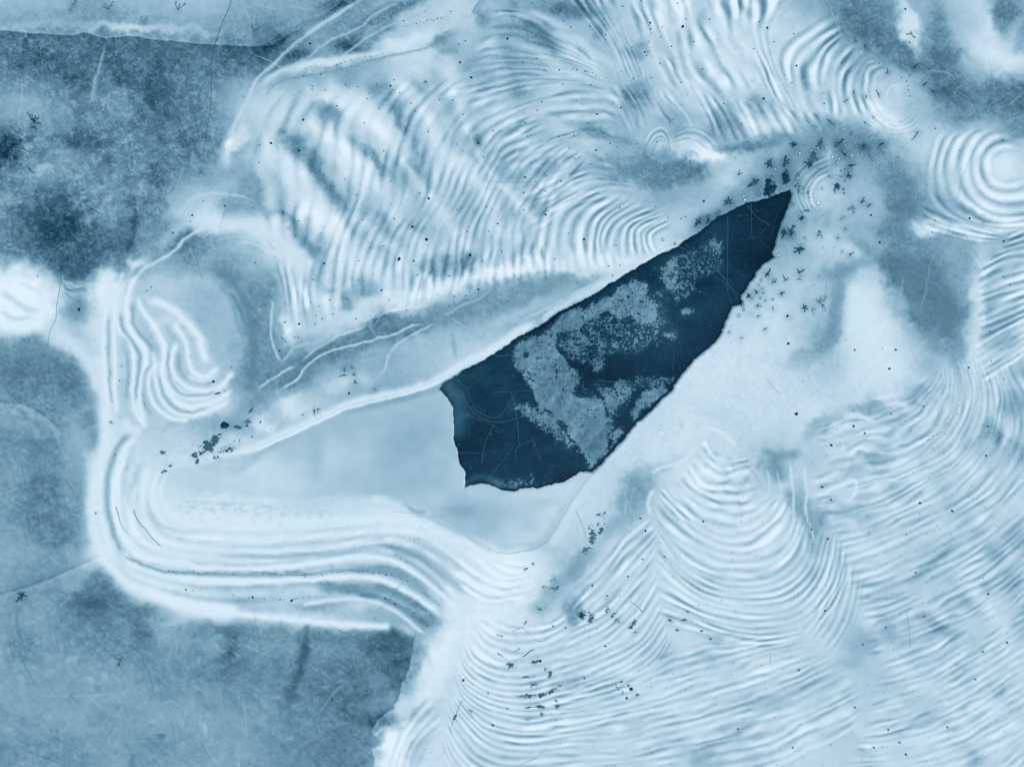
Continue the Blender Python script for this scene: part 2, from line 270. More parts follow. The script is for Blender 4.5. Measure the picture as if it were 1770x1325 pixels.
STROKES = [
 (42,14,.7,[(1520,440),(1560,462),(1600,495),(1628,540),(1632,585)],.2),(92,14,.5,[(1478,500),(1482,560),(1500,610),(1530,630)],.2),
 (95,5.5,.8,[(222,500),(222,540),(238,580),(250,610),(246,650),(240,690),(250,725)],.1),(95,5.,.75,[(250,540),(270,572),(284,602),(280,640),(292,680),(325,704),(365,703),(400,685)],.1),(95,7,.7,[(290,610),(290,640),(308,672),(345,686),(385,672)],.15),(94,8,.6,[(330,640),(350,655),(375,648)],.2),
 (43,9,.6,[(1548,455),(1578,492),(1600,535),(1618,570)],.15),(45,8,.5,[(1580,455),(1615,482),(1640,525),(1642,570)],.15),(93,10,.5,[(1475,490),(1480,530),(1490,560)],.2),
 (84,9,.3,[(285,492),(335,480),(380,500),(406,545),(414,600),(404,645)],.15),(49,8,.65,[(350,458),(398,482),(424,525),(438,585),(436,650),(425,680)],.12),
 (90,9,0.75,[(1040,812),(1008,852),(985,885),(968,920),(950,945)],0.1),
 (86,20,0.6,[(1190,650),(1130,730),(1060,810),(1010,880),(975,935)],0.15),
 (90,15,0.55,[(440,265),(490,285),(540,345),(590,410),(640,470),(680,505)],0.1),
 (92,12,0.6,[(350,392),(400,385),(450,395),(500,435),(540,490),(560,545)],0.1),
 (88,13,0.5,[(545,248),(590,270),(630,320),(660,372)],0.15),
 (90,12,0.5,[(560,160),(620,175),(670,212),(705,258),(718,300)],0.15),
 (88,12,0.45,[(690,108),(730,138),(762,190),(792,250)],0.15),
 (87,12,0.4,[(765,90),(790,130),(812,190)],0.15),
 (88,11,0.45,[(790,240),(840,280),(880,330),(905,375)],0.15),
 (86,16,0.4,[(500,560),(540,545),(600,540),(650,520)],0.15),
 (58,15,0.65,[(1190,408),(1250,370),(1300,338),(1345,300),(1385,262),(1430,243),(1480,245)],0.12),
 (60,13,0.6,[(1378,300),(1366,350),(1352,400),(1342,440)],0.12),
 (62,12,0.5,[(1395,385),(1430,372),(1420,400)],0.2),
 (47,17,0.7,[(1540,455),(1580,462),(1620,495),(1640,540),(1632,590)],0.12),
 (50,14,0.6,[(1552,300),(1568,345),(1560,390),(1545,430)],0.15),
 (50,12,0.6,[(1550,465),(1570,500),(1592,545),(1615,575)],0.15),
 (56,12,0.5,[(1505,448),(1462,465),(1445,500),(1448,545),(1425,590)],0.15),
 (56,8,0.6,[(1312,772),(1335,786),(1362,786),(1388,778)],0.2),
 (56,12,0.7,[(1335,785),(1342,808),(1352,835)],0.2),
 (62,9,0.6,[(1352,840),(1372,870),(1398,905),(1402,940)],0.15),
 (60,6,0.5,[(1320,790),(1305,812)],0.2),
 (86,8,0.6,[(880,24),(925,26),(975,52),(1020,85),(1060,115),(1090,145)],0.2),
 (85,8,0.6,[(875,78),(920,86),(955,108),(990,118)],0.25),
 (48,8,0.6,[(888,38),(925,50),(948,72),(965,95)],0.25),
 (52,7,0.5,[(965,8),(1000,22),(1035,30)],0.25),
 (86,7,0.5,[(1040,70),(1070,45),(1090,20)],0.3),
 (93,9,0.5,[(1250,10),(1240,60),(1265,120),(1290,165)],0.2),
 (92,6,0.5,[(1175,20),(1165,70),(1190,130),(1225,180)],0.2),
 (93,6,0.6,[(1120,60),(1135,110),(1158,150)],0.2),
 (86,3.5,0.8,[(384,255),(405,215),(425,180),(440,144),(460,122),(476,108),(504,80),(543,51),(573,31),(610,8),(640,-10)]),
 (76,2.4,0.8,[(436,190),(445,150),(480,125),(525,105),(553,82),(584,64),(620,49),(645,28),(684,5),(700,-8)]),
 (76,2.2,0.75,[(584,104),(620,77),(645,59),(684,41),(717,28),(748,8),(765,-6)]),
 (90,6,0.75,[(440,165),(462,140),(486,124),(530,113),(594,101),(640,94),(671,87),(722,72)]),
 (62,2.2,0.6,[(458,178),(470,150),(500,138),(560,126),(620,112),(680,96),(730,86),(780,66)]),
 (88,6,0.8,[(425,215),(412,240),(400,262)]),
 (70,2.6,0.75,[(181,78),(175,105),(166,135),(157,180)]),
 (64,5,0.5,[(176,118),(168,140),(160,172)]),
 (88,3.2,0.85,[(392,395),(360,392),(328,407),(304,430),(282,446),(260,458),(244,469),(232,482),(226,494),(220,508)],0.05),
 (84,2.2,0.75,[(300,385),(325,352),(345,338),(375,334),(410,338),(432,344)]),
 (82,9,0.55,[(270,430),(300,400),(330,375),(330,350),(350,338)]),
 (60,5,0.55,[(380,490),(400,520),(412,560),(425,590)],0.1),
 (44,4,0.5,[(395,500),(412,528),(424,560)],0.2),
 (86,4.0,0.5,[(30,485),(60,500),(85,520)],0.3),
 (80,6,0.6,[(0,500),(25,520),(50,535),(75,535)],0.2),
 (78,5,0.5,[(0,535),(25,550),(60,548)],0.2),
 (98,8,0.7,[(0,560),(40,565),(80,555)],0.1),
 (74,2.2,0.7,[(107,482),(120,490),(140,496),(165,498)],0.15),
 (60,1.8,0.7,[(107,486),(118,500),(126,503),(155,502)],0.15),
 (72,2.2,0.6,[(112,500),(124,508),(150,510)],0.15),
 (46,1.5,0.6,[(108,494),(120,500),(150,499)],0.15),
 (50,1.4,0.6,[(112,504),(122,513),(128,516)],0.15),
 (90,10,0.85,[(88,565),(110,585),(140,610),(160,640),(172,680)],0.12),
 (84,4,0.6,[(98,585),(108,565),(117,548)],0.2),
 (88,14,0.7,[(70,590),(105,592),(135,610)],0.3),
 (94,15,0.95,[(172,610),(182,660),(184,720),(181,770),(168,815),(162,860),(164,915),(178,965)],0.02),
 (95,15,0.95,[(170,940),(190,975),(225,1008),(270,1028),(310,1045),(360,1055),(410,1062)],0.05),
 (95,8,0.95,[(350,1050),(440,1062),(520,1070),(600,1078),(650,1080),(678,1080)],0.03),
 (97,5,0.8,[(240,1010),(300,1035),(360,1046),(420,1054)],0.1),
 (93,10,0.8,[(215,720),(225,740),(250,745)],0.2),
 (94,5,0.85,[(215,750),(200,775),(186,800),(178,840),(178,880),(185,925),(200,952)],0.1),
 (68,4.2,0.75,[(228,748),(205,770),(193,800),(186,840),(187,880),(195,915),(207,945),(214,958)],0.06),
 (95,3.4,0.85,[(240,754),(219,770),(210,793),(201,824),(200,858),(206,890),(216,920),(240,950),(285,965),(321,969),(346,979),(450,981),(504,976),(568,969),(607,961),(645,961),(684,969),(722,992),(748,1017),(790,1052)],0.02),
 (95,5,0.8,[(205,962),(235,978),(280,992),(340,1000),(400,1003),(440,1003)],0.08),
 (66,2.4,0.7,[(205,955),(244,973),(282,986),(320,989),(359,991),(440,994),(520,992),(600,985),(660,985),(700,1000)],0.05),
 (95,4,0.85,[(340,1001),(440,1003),(491,1000),(543,1000),(594,995),(632,994),(671,1005),(697,1018),(735,1041),(765,1063)],0.05),
 (90,2.6,0.8,[(517,1045),(537,1041),(594,1034),(632,1036),(671,1049),(709,1075),(736,1098)],0.05),
 (88,6,0.6,[(600,1045),(650,1055),(690,1078),(725,1105)],0.15),
 (92,2.0,0.8,[(440,951),(517,950),(568,950),(620,942),(671,933),(707,931)],0.08),
 (72,4,0.6,[(480,957),(560,957),(620,950),(680,945)],0.15),
 (93,4,0.7,[(247,815),(233,850),(234,875),(245,905),(262,930),(285,948),(330,958),(400,962)],0.1),
 (78,5,0.7,[(257,865),(264,891),(282,908),(321,918),(359,912),(400,908)],0.15),
 (95,17,0.85,[(262,800),(268,850),(290,885),(340,905),(450,905),(560,900),(640,898),(700,900),(750,917),(810,945),(850,968),(890,990)],0.06),
 (93,8,0.7,[(240,930),(270,950),(330,945),(430,935),(520,925)],0.2),
 (76,3,0.5,[(705,920),(745,940),(790,975),(840,1010)],0.2),
 (94,8,0.7,[(720,915),(780,945),(830,985),(860,1010)],0.15),
 (72,3.5,0.55,[(690,985),(735,1010),(775,1045)],0.15),
 (80,3,0.6,[(713,884),(740,893),(773,910),(825,936),(858,955)],0.1),
 (88,3.0,0.8,[(300,860),(350,868),(440,872),(520,878),(600,878),(660,874),(705,880)],0.1),
 (93,8,0.9,[(330,798),(400,782),(440,772),(491,748),(548,722),(594,700),(635,688),(697,675),(750,659),(799,628),(850,602),(893,574),(935,552)],0.04),
 (88,6,0.85,[(930,556),(965,532),(1024,500),(1065,474),(1103,451),(1135,434)],0.05),
 (95,2.4,0.45,[(440,779),(491,756),(548,730),(594,708),(635,696),(697,682),(748,666)],0.05),
 (88,1.8,0.85,[(445,672),(470,655),(491,642),(510,633)],0.1),
 (88,2.0,0.85,[(480,674),(512,656),(530,633),(553,615),(584,602),(620,594),(653,585),(684,576),(709,565),(730,558)],0.06),
 (84,1.9,0.8,[(655,650),(663,640),(671,620),(686,594),(722,574),(753,556)],0.1),
 (76,1.8,0.7,[(765,545),(799,528),(830,515),(850,502)],0.15),
 (72,1.7,0.7,[(771,543),(799,561),(825,579),(845,590)],0.2),
 (84,2.2,0.85,[(471,515),(469,566),(473,597),(487,626)],0.1),
 (82,2,0.7,[(488,626),(504,605),(516,598),(540,592)],0.1),
 (78,2.0,0.7,[(520,625),(543,607),(581,584),(630,566)],0.1),
 (70,1.6,0.6,[(640,572),(660,545),(672,536),(692,520)],0.2),
 (70,1.6,0.6,[(636,556),(646,575),(655,590)],0.2),
 (88,3,0.6,[(890,560),(960,525),(1050,478)],0.2),
 (76,8,0.5,[(850,560),(920,535),(1000,500)],0.2),
 (70,2,0.5,[(720,585),(700,615),(690,640)],0.2),
 (64,3,0.5,[(780,570),(785,600),(790,625)],0.3),
 (66,1.5,0.4,[(1700,225),(1665,300),(1645,375),(1630,420),(1610,450),(1600,500),(1590,535)],0.1),
 (62,1.5,0.4,[(1590,535),(1598,510),(1610,492)],0.2),
 (66,1.7,0.6,[(1430,480),(1425,510),(1420,550)],0.2),
 (70,1.7,0.6,[(1560,480),(1557,500),(1550,520)],0.2),
 (66,2.4,0.4,[(1560,465),(1590,475),(1620,495),(1640,515)],0.2),
 (44,5,0.6,[(1565,460),(1595,478),(1625,505),(1643,540)],0.15),
 (46,5,0.6,[(1530,455),(1555,490),(1585,520)],0.15),
 (66,1.6,0.5,[(1740,185),(1757,170),(1770,160)],0.2),
 (68,1.6,0.5,[(1600,120),(1640,128),(1650,140)],0.2),
 (92,3.0,0.85,[(1120,818),(1150,805),(1175,798),(1195,780),(1208,770)],0.15),
 (92,3,0.8,[(1126,890),(1118,872),(1122,855),(1130,845)],0.1),
 (90,2.2,0.8,[(1362,785),(1368,830),(1371,880),(1366,920),(1350,960),(1320,1000)],0.12),
 (90,2.2,0.8,[(1388,800),(1394,850),(1392,880),(1400,910),(1410,940)],0.12),
 (88,2.0,0.7,[(1325,805),(1330,840),(1325,880)],0.12),
 (86,2.0,0.7,[(1342,810),(1350,850),(1340,880),(1325,910)],0.12),
 (93,3.4,0.8,[(1395,832),(1420,828),(1445,818),(1460,815)],0.2),
 (93,4,0.8,[(1395,857),(1425,850),(1450,837),(1475,828),(1480,840),(1470,860),(1450,872)],0.15),
 (90,3,0.7,[(1410,875),(1430,872),(1450,868)],0.2),
 (93,3.6,0.7,[(1455,720),(1480,716),(1500,724),(1520,730)],0.25),
 (93,3.6,0.7,[(1500,690),(1530,685),(1555,680)],0.25),
 (92,3.4,0.7,[(1525,700),(1550,697),(1575,703)],0.25),
 (90,3,0.7,[(1505,748),(1525,738),(1545,742)],0.25),
 (91,3,0.7,[(1510,780),(1540,782),(1560,776)],0.25),
 (91,3.2,0.7,[(1545,812),(1570,806),(1590,796)],0.25),
 (91,3,0.7,[(1500,838),(1530,828),(1560,832)],0.25),
 (94,4,0.8,[(1210,735),(1230,740),(1255,752),(1275,775)],0.2),
 (92,5,0.6,[(1150,715),(1200,722),(1250,735)],0.3),
 (80,2,0.5,[(1080,860),(1082,880),(1080,892)],0.2),
 (70,3,0.6,[(1126,915),(1090,935),(1066,955),(1050,985),(1015,1015),(985,1045)],0.1),
 (40,4,0.5,[(655,1236),(600,1252),(560,1272),(510,1300)],0.15),
 (44,4,0.45,[(515,1180),(500,1220),(505,1270)],0.2),
 (64,3,0.4,[(305,1180),(290,1140),(320,1090)],0.3),
 (66,2,0.5,[(275,1130),(295,1095),(312,1070)],0.2),
 (64,2.2,0.5,[(545,1245),(575,1200),(610,1165)],0.3),
 (66,4,0.6,[(35,1160),(42,1200),(55,1250)],0.2),
 (64,6,0.4,[(350,1180),(400,1240),(450,1290)],0.3),
 (44,3,0.4,[(40,1120),(30,1080),(28,1040)],0.3),
 (97,3.6,0.9,[(236,474),(226,496),(220,515),(219,538),(227,575),(247,598),(253,620),(246,655),(241,700),(252,732)],0.05),
 (97,3.8,0.9,[(238,510),(244,532),(268,562),(282,587),(285,606),(281,640),(288,668),(305,692),(331,701),(367,694),(405,672)],0.05),
 (97,8,0.85,[(252,520),(275,523),(300,534),(323,557),(343,579),(350,603),(360,632)],0.08),
 (96,3.6,0.9,[(300,556),(318,584),(325,609),(331,636),(352,651),(380,634)],0.06),
 (96,3.6,0.95,[(307,590),(298,615),(300,642),(318,664),(346,675),(380,668),(404,640)],0.05),
 (96,3.4,0.9,[(275,622),(259,648),(258,675),(272,704),(298,722),(330,726)],0.06),
 (96,3.4,0.85,[(264,606),(268,625),(270,655),(279,688),(302,712),(335,716),(372,706),(400,690)],0.06),
 (96,3.2,0.85,[(286,660),(304,680),(334,688),(368,681),(395,660)],0.08),
 (95,3.0,0.85,[(322,650),(338,662),(358,663)],0.15),
 (96,3.8,0.9,[(195,530),(206,568),(226,592),(232,630),(230,675),(236,712),(256,740)],0.05),
 (95,4.5,0.85,[(196,492),(184,535),(179,580),(181,620),(184,665),(190,710)],0.05),
 (96,3.6,0.85,[(201,520),(197,590),(200,634),(199,675),(203,715)],0.05),
 (94,3.0,0.7,[(216,470),(206,490),(202,515)],0.1),
 (64,3.2,0.6,[(209,535),(214,570),(236,600),(242,620),(238,660),(233,700)],0.1),
 (62,3.8,0.6,[(230,520),(232,560),(256,592),(268,606)],0.12),
 (66,3,0.55,[(189,540),(188,600),(190,650),(194,700)],0.1),
 (66,3,0.5,[(218,600),(222,640),(218,690)],0.1),
 (66,3,0.5,[(262,628),(250,650),(249,690),(262,720)],0.1),
 (66,3,0.5,[(278,640),(279,668),(296,698),(325,711),(365,702)],0.1),
 (66,3,0.55,[(292,600),(290,630),(296,660),(314,680),(345,683),(380,675)],0.08),
 (66,3.4,0.5,[(310,605),(311,635),(325,655),(350,664),(380,655)],0.1),
 (70,5,0.5,[(285,560),(300,580),(306,590)],0.2),
 (90,16,0.75,[(325,385),(360,390),(400,388),(450,398),(495,432),(525,475)],0.1),
 (74,5,0.6,[(400,957),(480,962),(560,955),(640,945)],0.15),
 (58,7,0.7,[(545,1018),(620,1014),(680,1024),(730,1056)],0.15),
 (64,4.5,0.7,[(600,985),(660,984),(700,994),(745,1028)],0.12),
 (70,6,0.6,[(680,946),(735,962),(780,998),(805,1030)],0.15),
 (62,5,0.5,[(620,1052),(660,1060),(700,1085)],0.2),
 (79,1.8,0.45,[(553.6,880.6),(552.1,882.3),(553.5,877.9)],0.2),
 (79,1.8,0.45,[(415.8,868.2),(420.2,872.9),(416.7,870.6)],0.2),
 (79,1.8,0.45,[(306.9,872.0),(310.3,874.1),(313.0,870.4)],0.2),
 (79,1.8,0.45,[(320.5,866.2),(325.3,867.6),(326.8,870.8)],0.2),
 (79,1.8,0.45,[(437.0,888.1),(440.6,888.1),(443.9,890.3)],0.2),
 (79,1.8,0.45,[(345.3,901.9),(351.9,900.4),(354.1,902.7)],0.2),
 (79,1.8,0.45,[(529.7,890.9),(533.2,893.4),(539.1,892.9)],0.2),
 (79,1.8,0.45,[(412.4,886.5),(410.2,887.5),(418.8,889.3)],0.2),
 (79,1.8,0.45,[(452.3,874.4),(462.3,873.1),(462.9,870.4)],0.2),
 (79,1.8,0.45,[(436.7,881.0),(442.6,881.9),(442.9,878.0)],0.2),
 (79,1.8,0.45,[(481.3,906.6),(484.4,906.7),(489.1,907.7)],0.2),
 (79,1.8,0.45,[(337.3,876.6),(340.7,872.5),(345.4,873.7)],0.2),
 (79,1.8,0.45,[(460.0,891.4),(468.4,894.8),(469.2,889.4)],0.2),
 (79,1.8,0.45,[(492.4,879.3),(492.6,874.6),(498.7,875.0)],0.2),
 (79,1.8,0.45,[(501.9,875.3),(505.4,877.1),(507.1,878.8)],0.2),
 (79,1.8,0.45,[(559.8,888.2),(553.8,891.2),(557.5,891.9)],0.2),
 (79,1.8,0.45,[(436.8,881.7),(444.9,876.0),(442.1,879.8)],0.2),
 (79,1.8,0.45,[(374.0,895.0),(376.9,895.8),(384.1,893.6)],0.2),
 (79,1.8,0.45,[(352.0,883.7),(346.9,887.7),(357.4,883.8)],0.2),
 (79,1.8,0.45,[(518.5,880.1),(517.5,878.6),(521.3,881.0)],0.2),
 (79,1.8,0.45,[(389.6,877.4),(391.9,872.1),(388.3,874.9)],0.2),
 (79,1.8,0.45,[(526.4,875.9),(530.7,873.0),(526.8,874.1)],0.2),
 (79,1.8,0.45,[(365.5,874.6),(370.6,880.1),(373.2,878.1)],0.2),
 (79,1.8,0.45,[(463.4,876.8),(465.8,874.4),(470.1,873.5)],0.2),
 (79,1.8,0.45,[(409.9,882.4),(406.2,878.6),(408.6,882.4)],0.2),
 (79,1.8,0.45,[(387.1,883.0),(387.9,884.1),(392.5,884.7)],0.2),
 (79,1.8,0.45,[(351.4,878.9),(351.8,876.4),(360.7,878.9)],0.2),
 (79,1.8,0.45,[(540.7,875.0),(548.8,874.9),(552.1,876.1)],0.2),
 (79,1.8,0.45,[(424.6,885.4),(429.5,881.9),(428.5,881.6)],0.2),
 (79,1.8,0.45,[(329.8,873.0),(331.4,875.7),(338.5,874.1)],0.2),
 (79,1.8,0.45,[(469.1,873.8),(464.1,875.6),(471.2,871.3)],0.2),
 (79,1.8,0.45,[(388.6,877.7),(392.6,881.1),(392.0,880.0)],0.2),
 (79,1.8,0.45,[(349.8,870.3),(350.8,867.9),(359.0,865.7)],0.2),
 (79,1.8,0.45,[(394.2,871.6),(394.5,873.6),(398.5,875.4)],0.2),
 (79,1.8,0.45,[(520.5,877.0),(526.4,876.2),(532.1,878.8)],0.2),
 (79,1.8,0.45,[(506.4,890.4),(515.4,886.9),(519.4,887.8)],0.2),
 (79,1.8,0.45,[(444.5,884.8),(444.9,886.6),(451.1,885.1)],0.2),
 (79,1.8,0.45,[(550.2,875.1),(549.0,876.9),(549.7,878.2)],0.2),
 (79,1.8,0.45,[(384.3,870.2),(388.3,874.7),(386.5,874.0)],0.2),
 (79,1.8,0.45,[(364.4,873.8),(368.9,879.0),(370.1,873.8)],0.2),
 (79,1.8,0.45,[(524.6,875.2),(526.4,874.8),(524.2,874.9)],0.2),
 (79,1.8,0.45,[(405.9,878.3),(415.1,877.5),(410.8,876.6)],0.2),
 (79,1.8,0.45,[(374.7,868.9),(379.7,868.3),(376.8,871.3)],0.2),
 (79,1.8,0.45,[(397.2,867.3),(401.0,870.5),(409.5,867.0)],0.2),
 (79,1.8,0.45,[(437.9,900.4),(438.6,900.4),(444.3,902.8)],0.2),
 (79,1.8,0.45,[(386.1,872.7),(386.1,873.5),(392.8,871.7)],0.2),
 (79,1.8,0.45,[(450.0,871.7),(455.0,874.6),(453.8,871.3)],0.2),
 (79,1.8,0.45,[(472.9,874.9),(476.4,878.6),(482.1,877.9)],0.2),
 (79,1.8,0.45,[(465.9,880.9),(468.3,879.9),(472.3,880.8)],0.2),
 (79,1.8,0.45,[(386.8,866.3),(387.7,872.0),(395.3,866.9)],0.2),
 (79,1.8,0.45,[(331.4,895.4),(329.9,896.2),(331.9,894.0)],0.2),
 (79,1.8,0.45,[(333.2,870.5),(334.3,868.6),(341.9,869.6)],0.2),
 (79,1.8,0.45,[(539.6,881.8),(537.5,885.3),(540.1,883.6)],0.2),
 (79,1.8,0.45,[(326.2,886.3),(322.4,886.4),(331.0,882.0)],0.2),
 (79,1.8,0.45,[(367.8,883.7),(372.8,887.5),(376.6,884.1)],0.2),
 (79,1.8,0.45,[(381.7,880.3),(385.3,878.6),(388.0,882.4)],0.2),
 (79,1.8,0.45,[(531.6,878.5),(529.5,880.8),(542.2,880.2)],0.2),
 (79,1.8,0.45,[(376.4,871.6),(386.4,871.3),(383.9,871.7)],0.2),
 (79,1.8,0.45,[(361.6,878.6),(361.0,881.8),(366.8,879.1)],0.2),
 (79,1.8,0.45,[(553.0,881.1),(549.5,883.3),(560.1,882.3)],0.2),
 (79,1.8,0.45,[(512.5,871.6),(509.5,875.2),(519.2,872.0)],0.2),
 (79,1.8,0.45,[(447.5,871.8),(455.6,874.4),(461.0,873.8)],0.2),
 (79,1.8,0.45,[(512.7,882.5),(514.2,882.4),(514.4,879.0)],0.2),
 (79,1.8,0.45,[(467.0,879.4),(467.3,882.6),(468.8,879.5)],0.2),
 (79,1.8,0.45,[(399.6,871.6),(396.5,874.4),(402.4,868.9)],0.2),
 (79,1.8,0.45,[(418.6,884.8),(414.9,879.6),(425.4,884.3)],0.2),
 (79,1.8,0.45,[(541.0,877.1),(538.1,877.2),(539.9,882.7)],0.2),
 (79,1.8,0.45,[(560.4,877.5),(559.7,882.1),(571.0,880.1)],0.2),
 (79,1.8,0.45,[(492.6,891.7),(487.1,889.6),(496.3,889.4)],0.2),
 (79,1.8,0.45,[(331.9,879.0),(327.7,874.7),(340.0,878.9)],0.2),
]

EDGES = [
 # snow border across the top left (dark south of it)
 ([(-110,50),(0,53),(59,58),(123,61),(149,57),(180,66),(226,63),(270,69),(303,71),(333,75),(372,77),(420,80),(466,78),(486,68),(507,56),(527,44)],-15,26,1,1.0,.02,1.0),
 ([(-110,50),(0,53),(59,58),(123,61),(149,57),(180,66),(226,63),(270,69),(303,71),(333,75),(372,77),(450,81)],8,9,-1,1.0,.02,1.0),
 # jagged shelf lower middle
 ([(722,1092),(712,1129),(702,1170),(694,1178),(691,1203),(679,1223),(661,1238),(643,1254),(650,1270),(666,1262),(662,1285),(643,1293),(646,1310),(648,1410)],16,16,-1,.9,.03,3.2),
 ([(722,1092),(712,1129),(702,1170),(694,1178),(691,1203),(679,1223),(661,1238),(643,1254)],-5,16,1,.9,.03,3.2),
 # fold line on the left
 ([(-60,1050),(0,1028),(60,1010),(120,985),(180,958)],-9,7,-1,1.,.05,.5),([(-60,1050),(0,1028),(60,1010),(120,985),(180,958)],6,8,1,1.,.05,.5),
 # arc
 ([(-40,692),(0,695),(46,701),(77,719),(103,742),(107,757)],7,26,1,1.,.05,.6),([(-60,756),(0,755),(60,758),(106,756)],-5,14,1,1.,.1,.6),
 ([(-40,692),(0,695),(46,701),(77,719),(103,742)],-5,8,-1,1.,.05,.6),
 # snow overhanging the channel above the lead
 ([(527,622),(543,607),(581,584),(630,566),(634,556),(655,548),(671,540),(709,535),(740,528)],9,14,-1,.9,.05,1.),
 ([(527,622),(543,607),(581,584),(630,566),(634,556),(655,548),(671,540),(709,535)],-6,12,1,.9,.05,1.),
 # sharp left rim of ring
 ([(233,330),(238,385),(232,410),(225,440)],-9,22,1,.9,.1,.8),
 ([(815,25),(822,12),(832,0),(840,-20)],-12,7,1,.9,.1,.3),
]

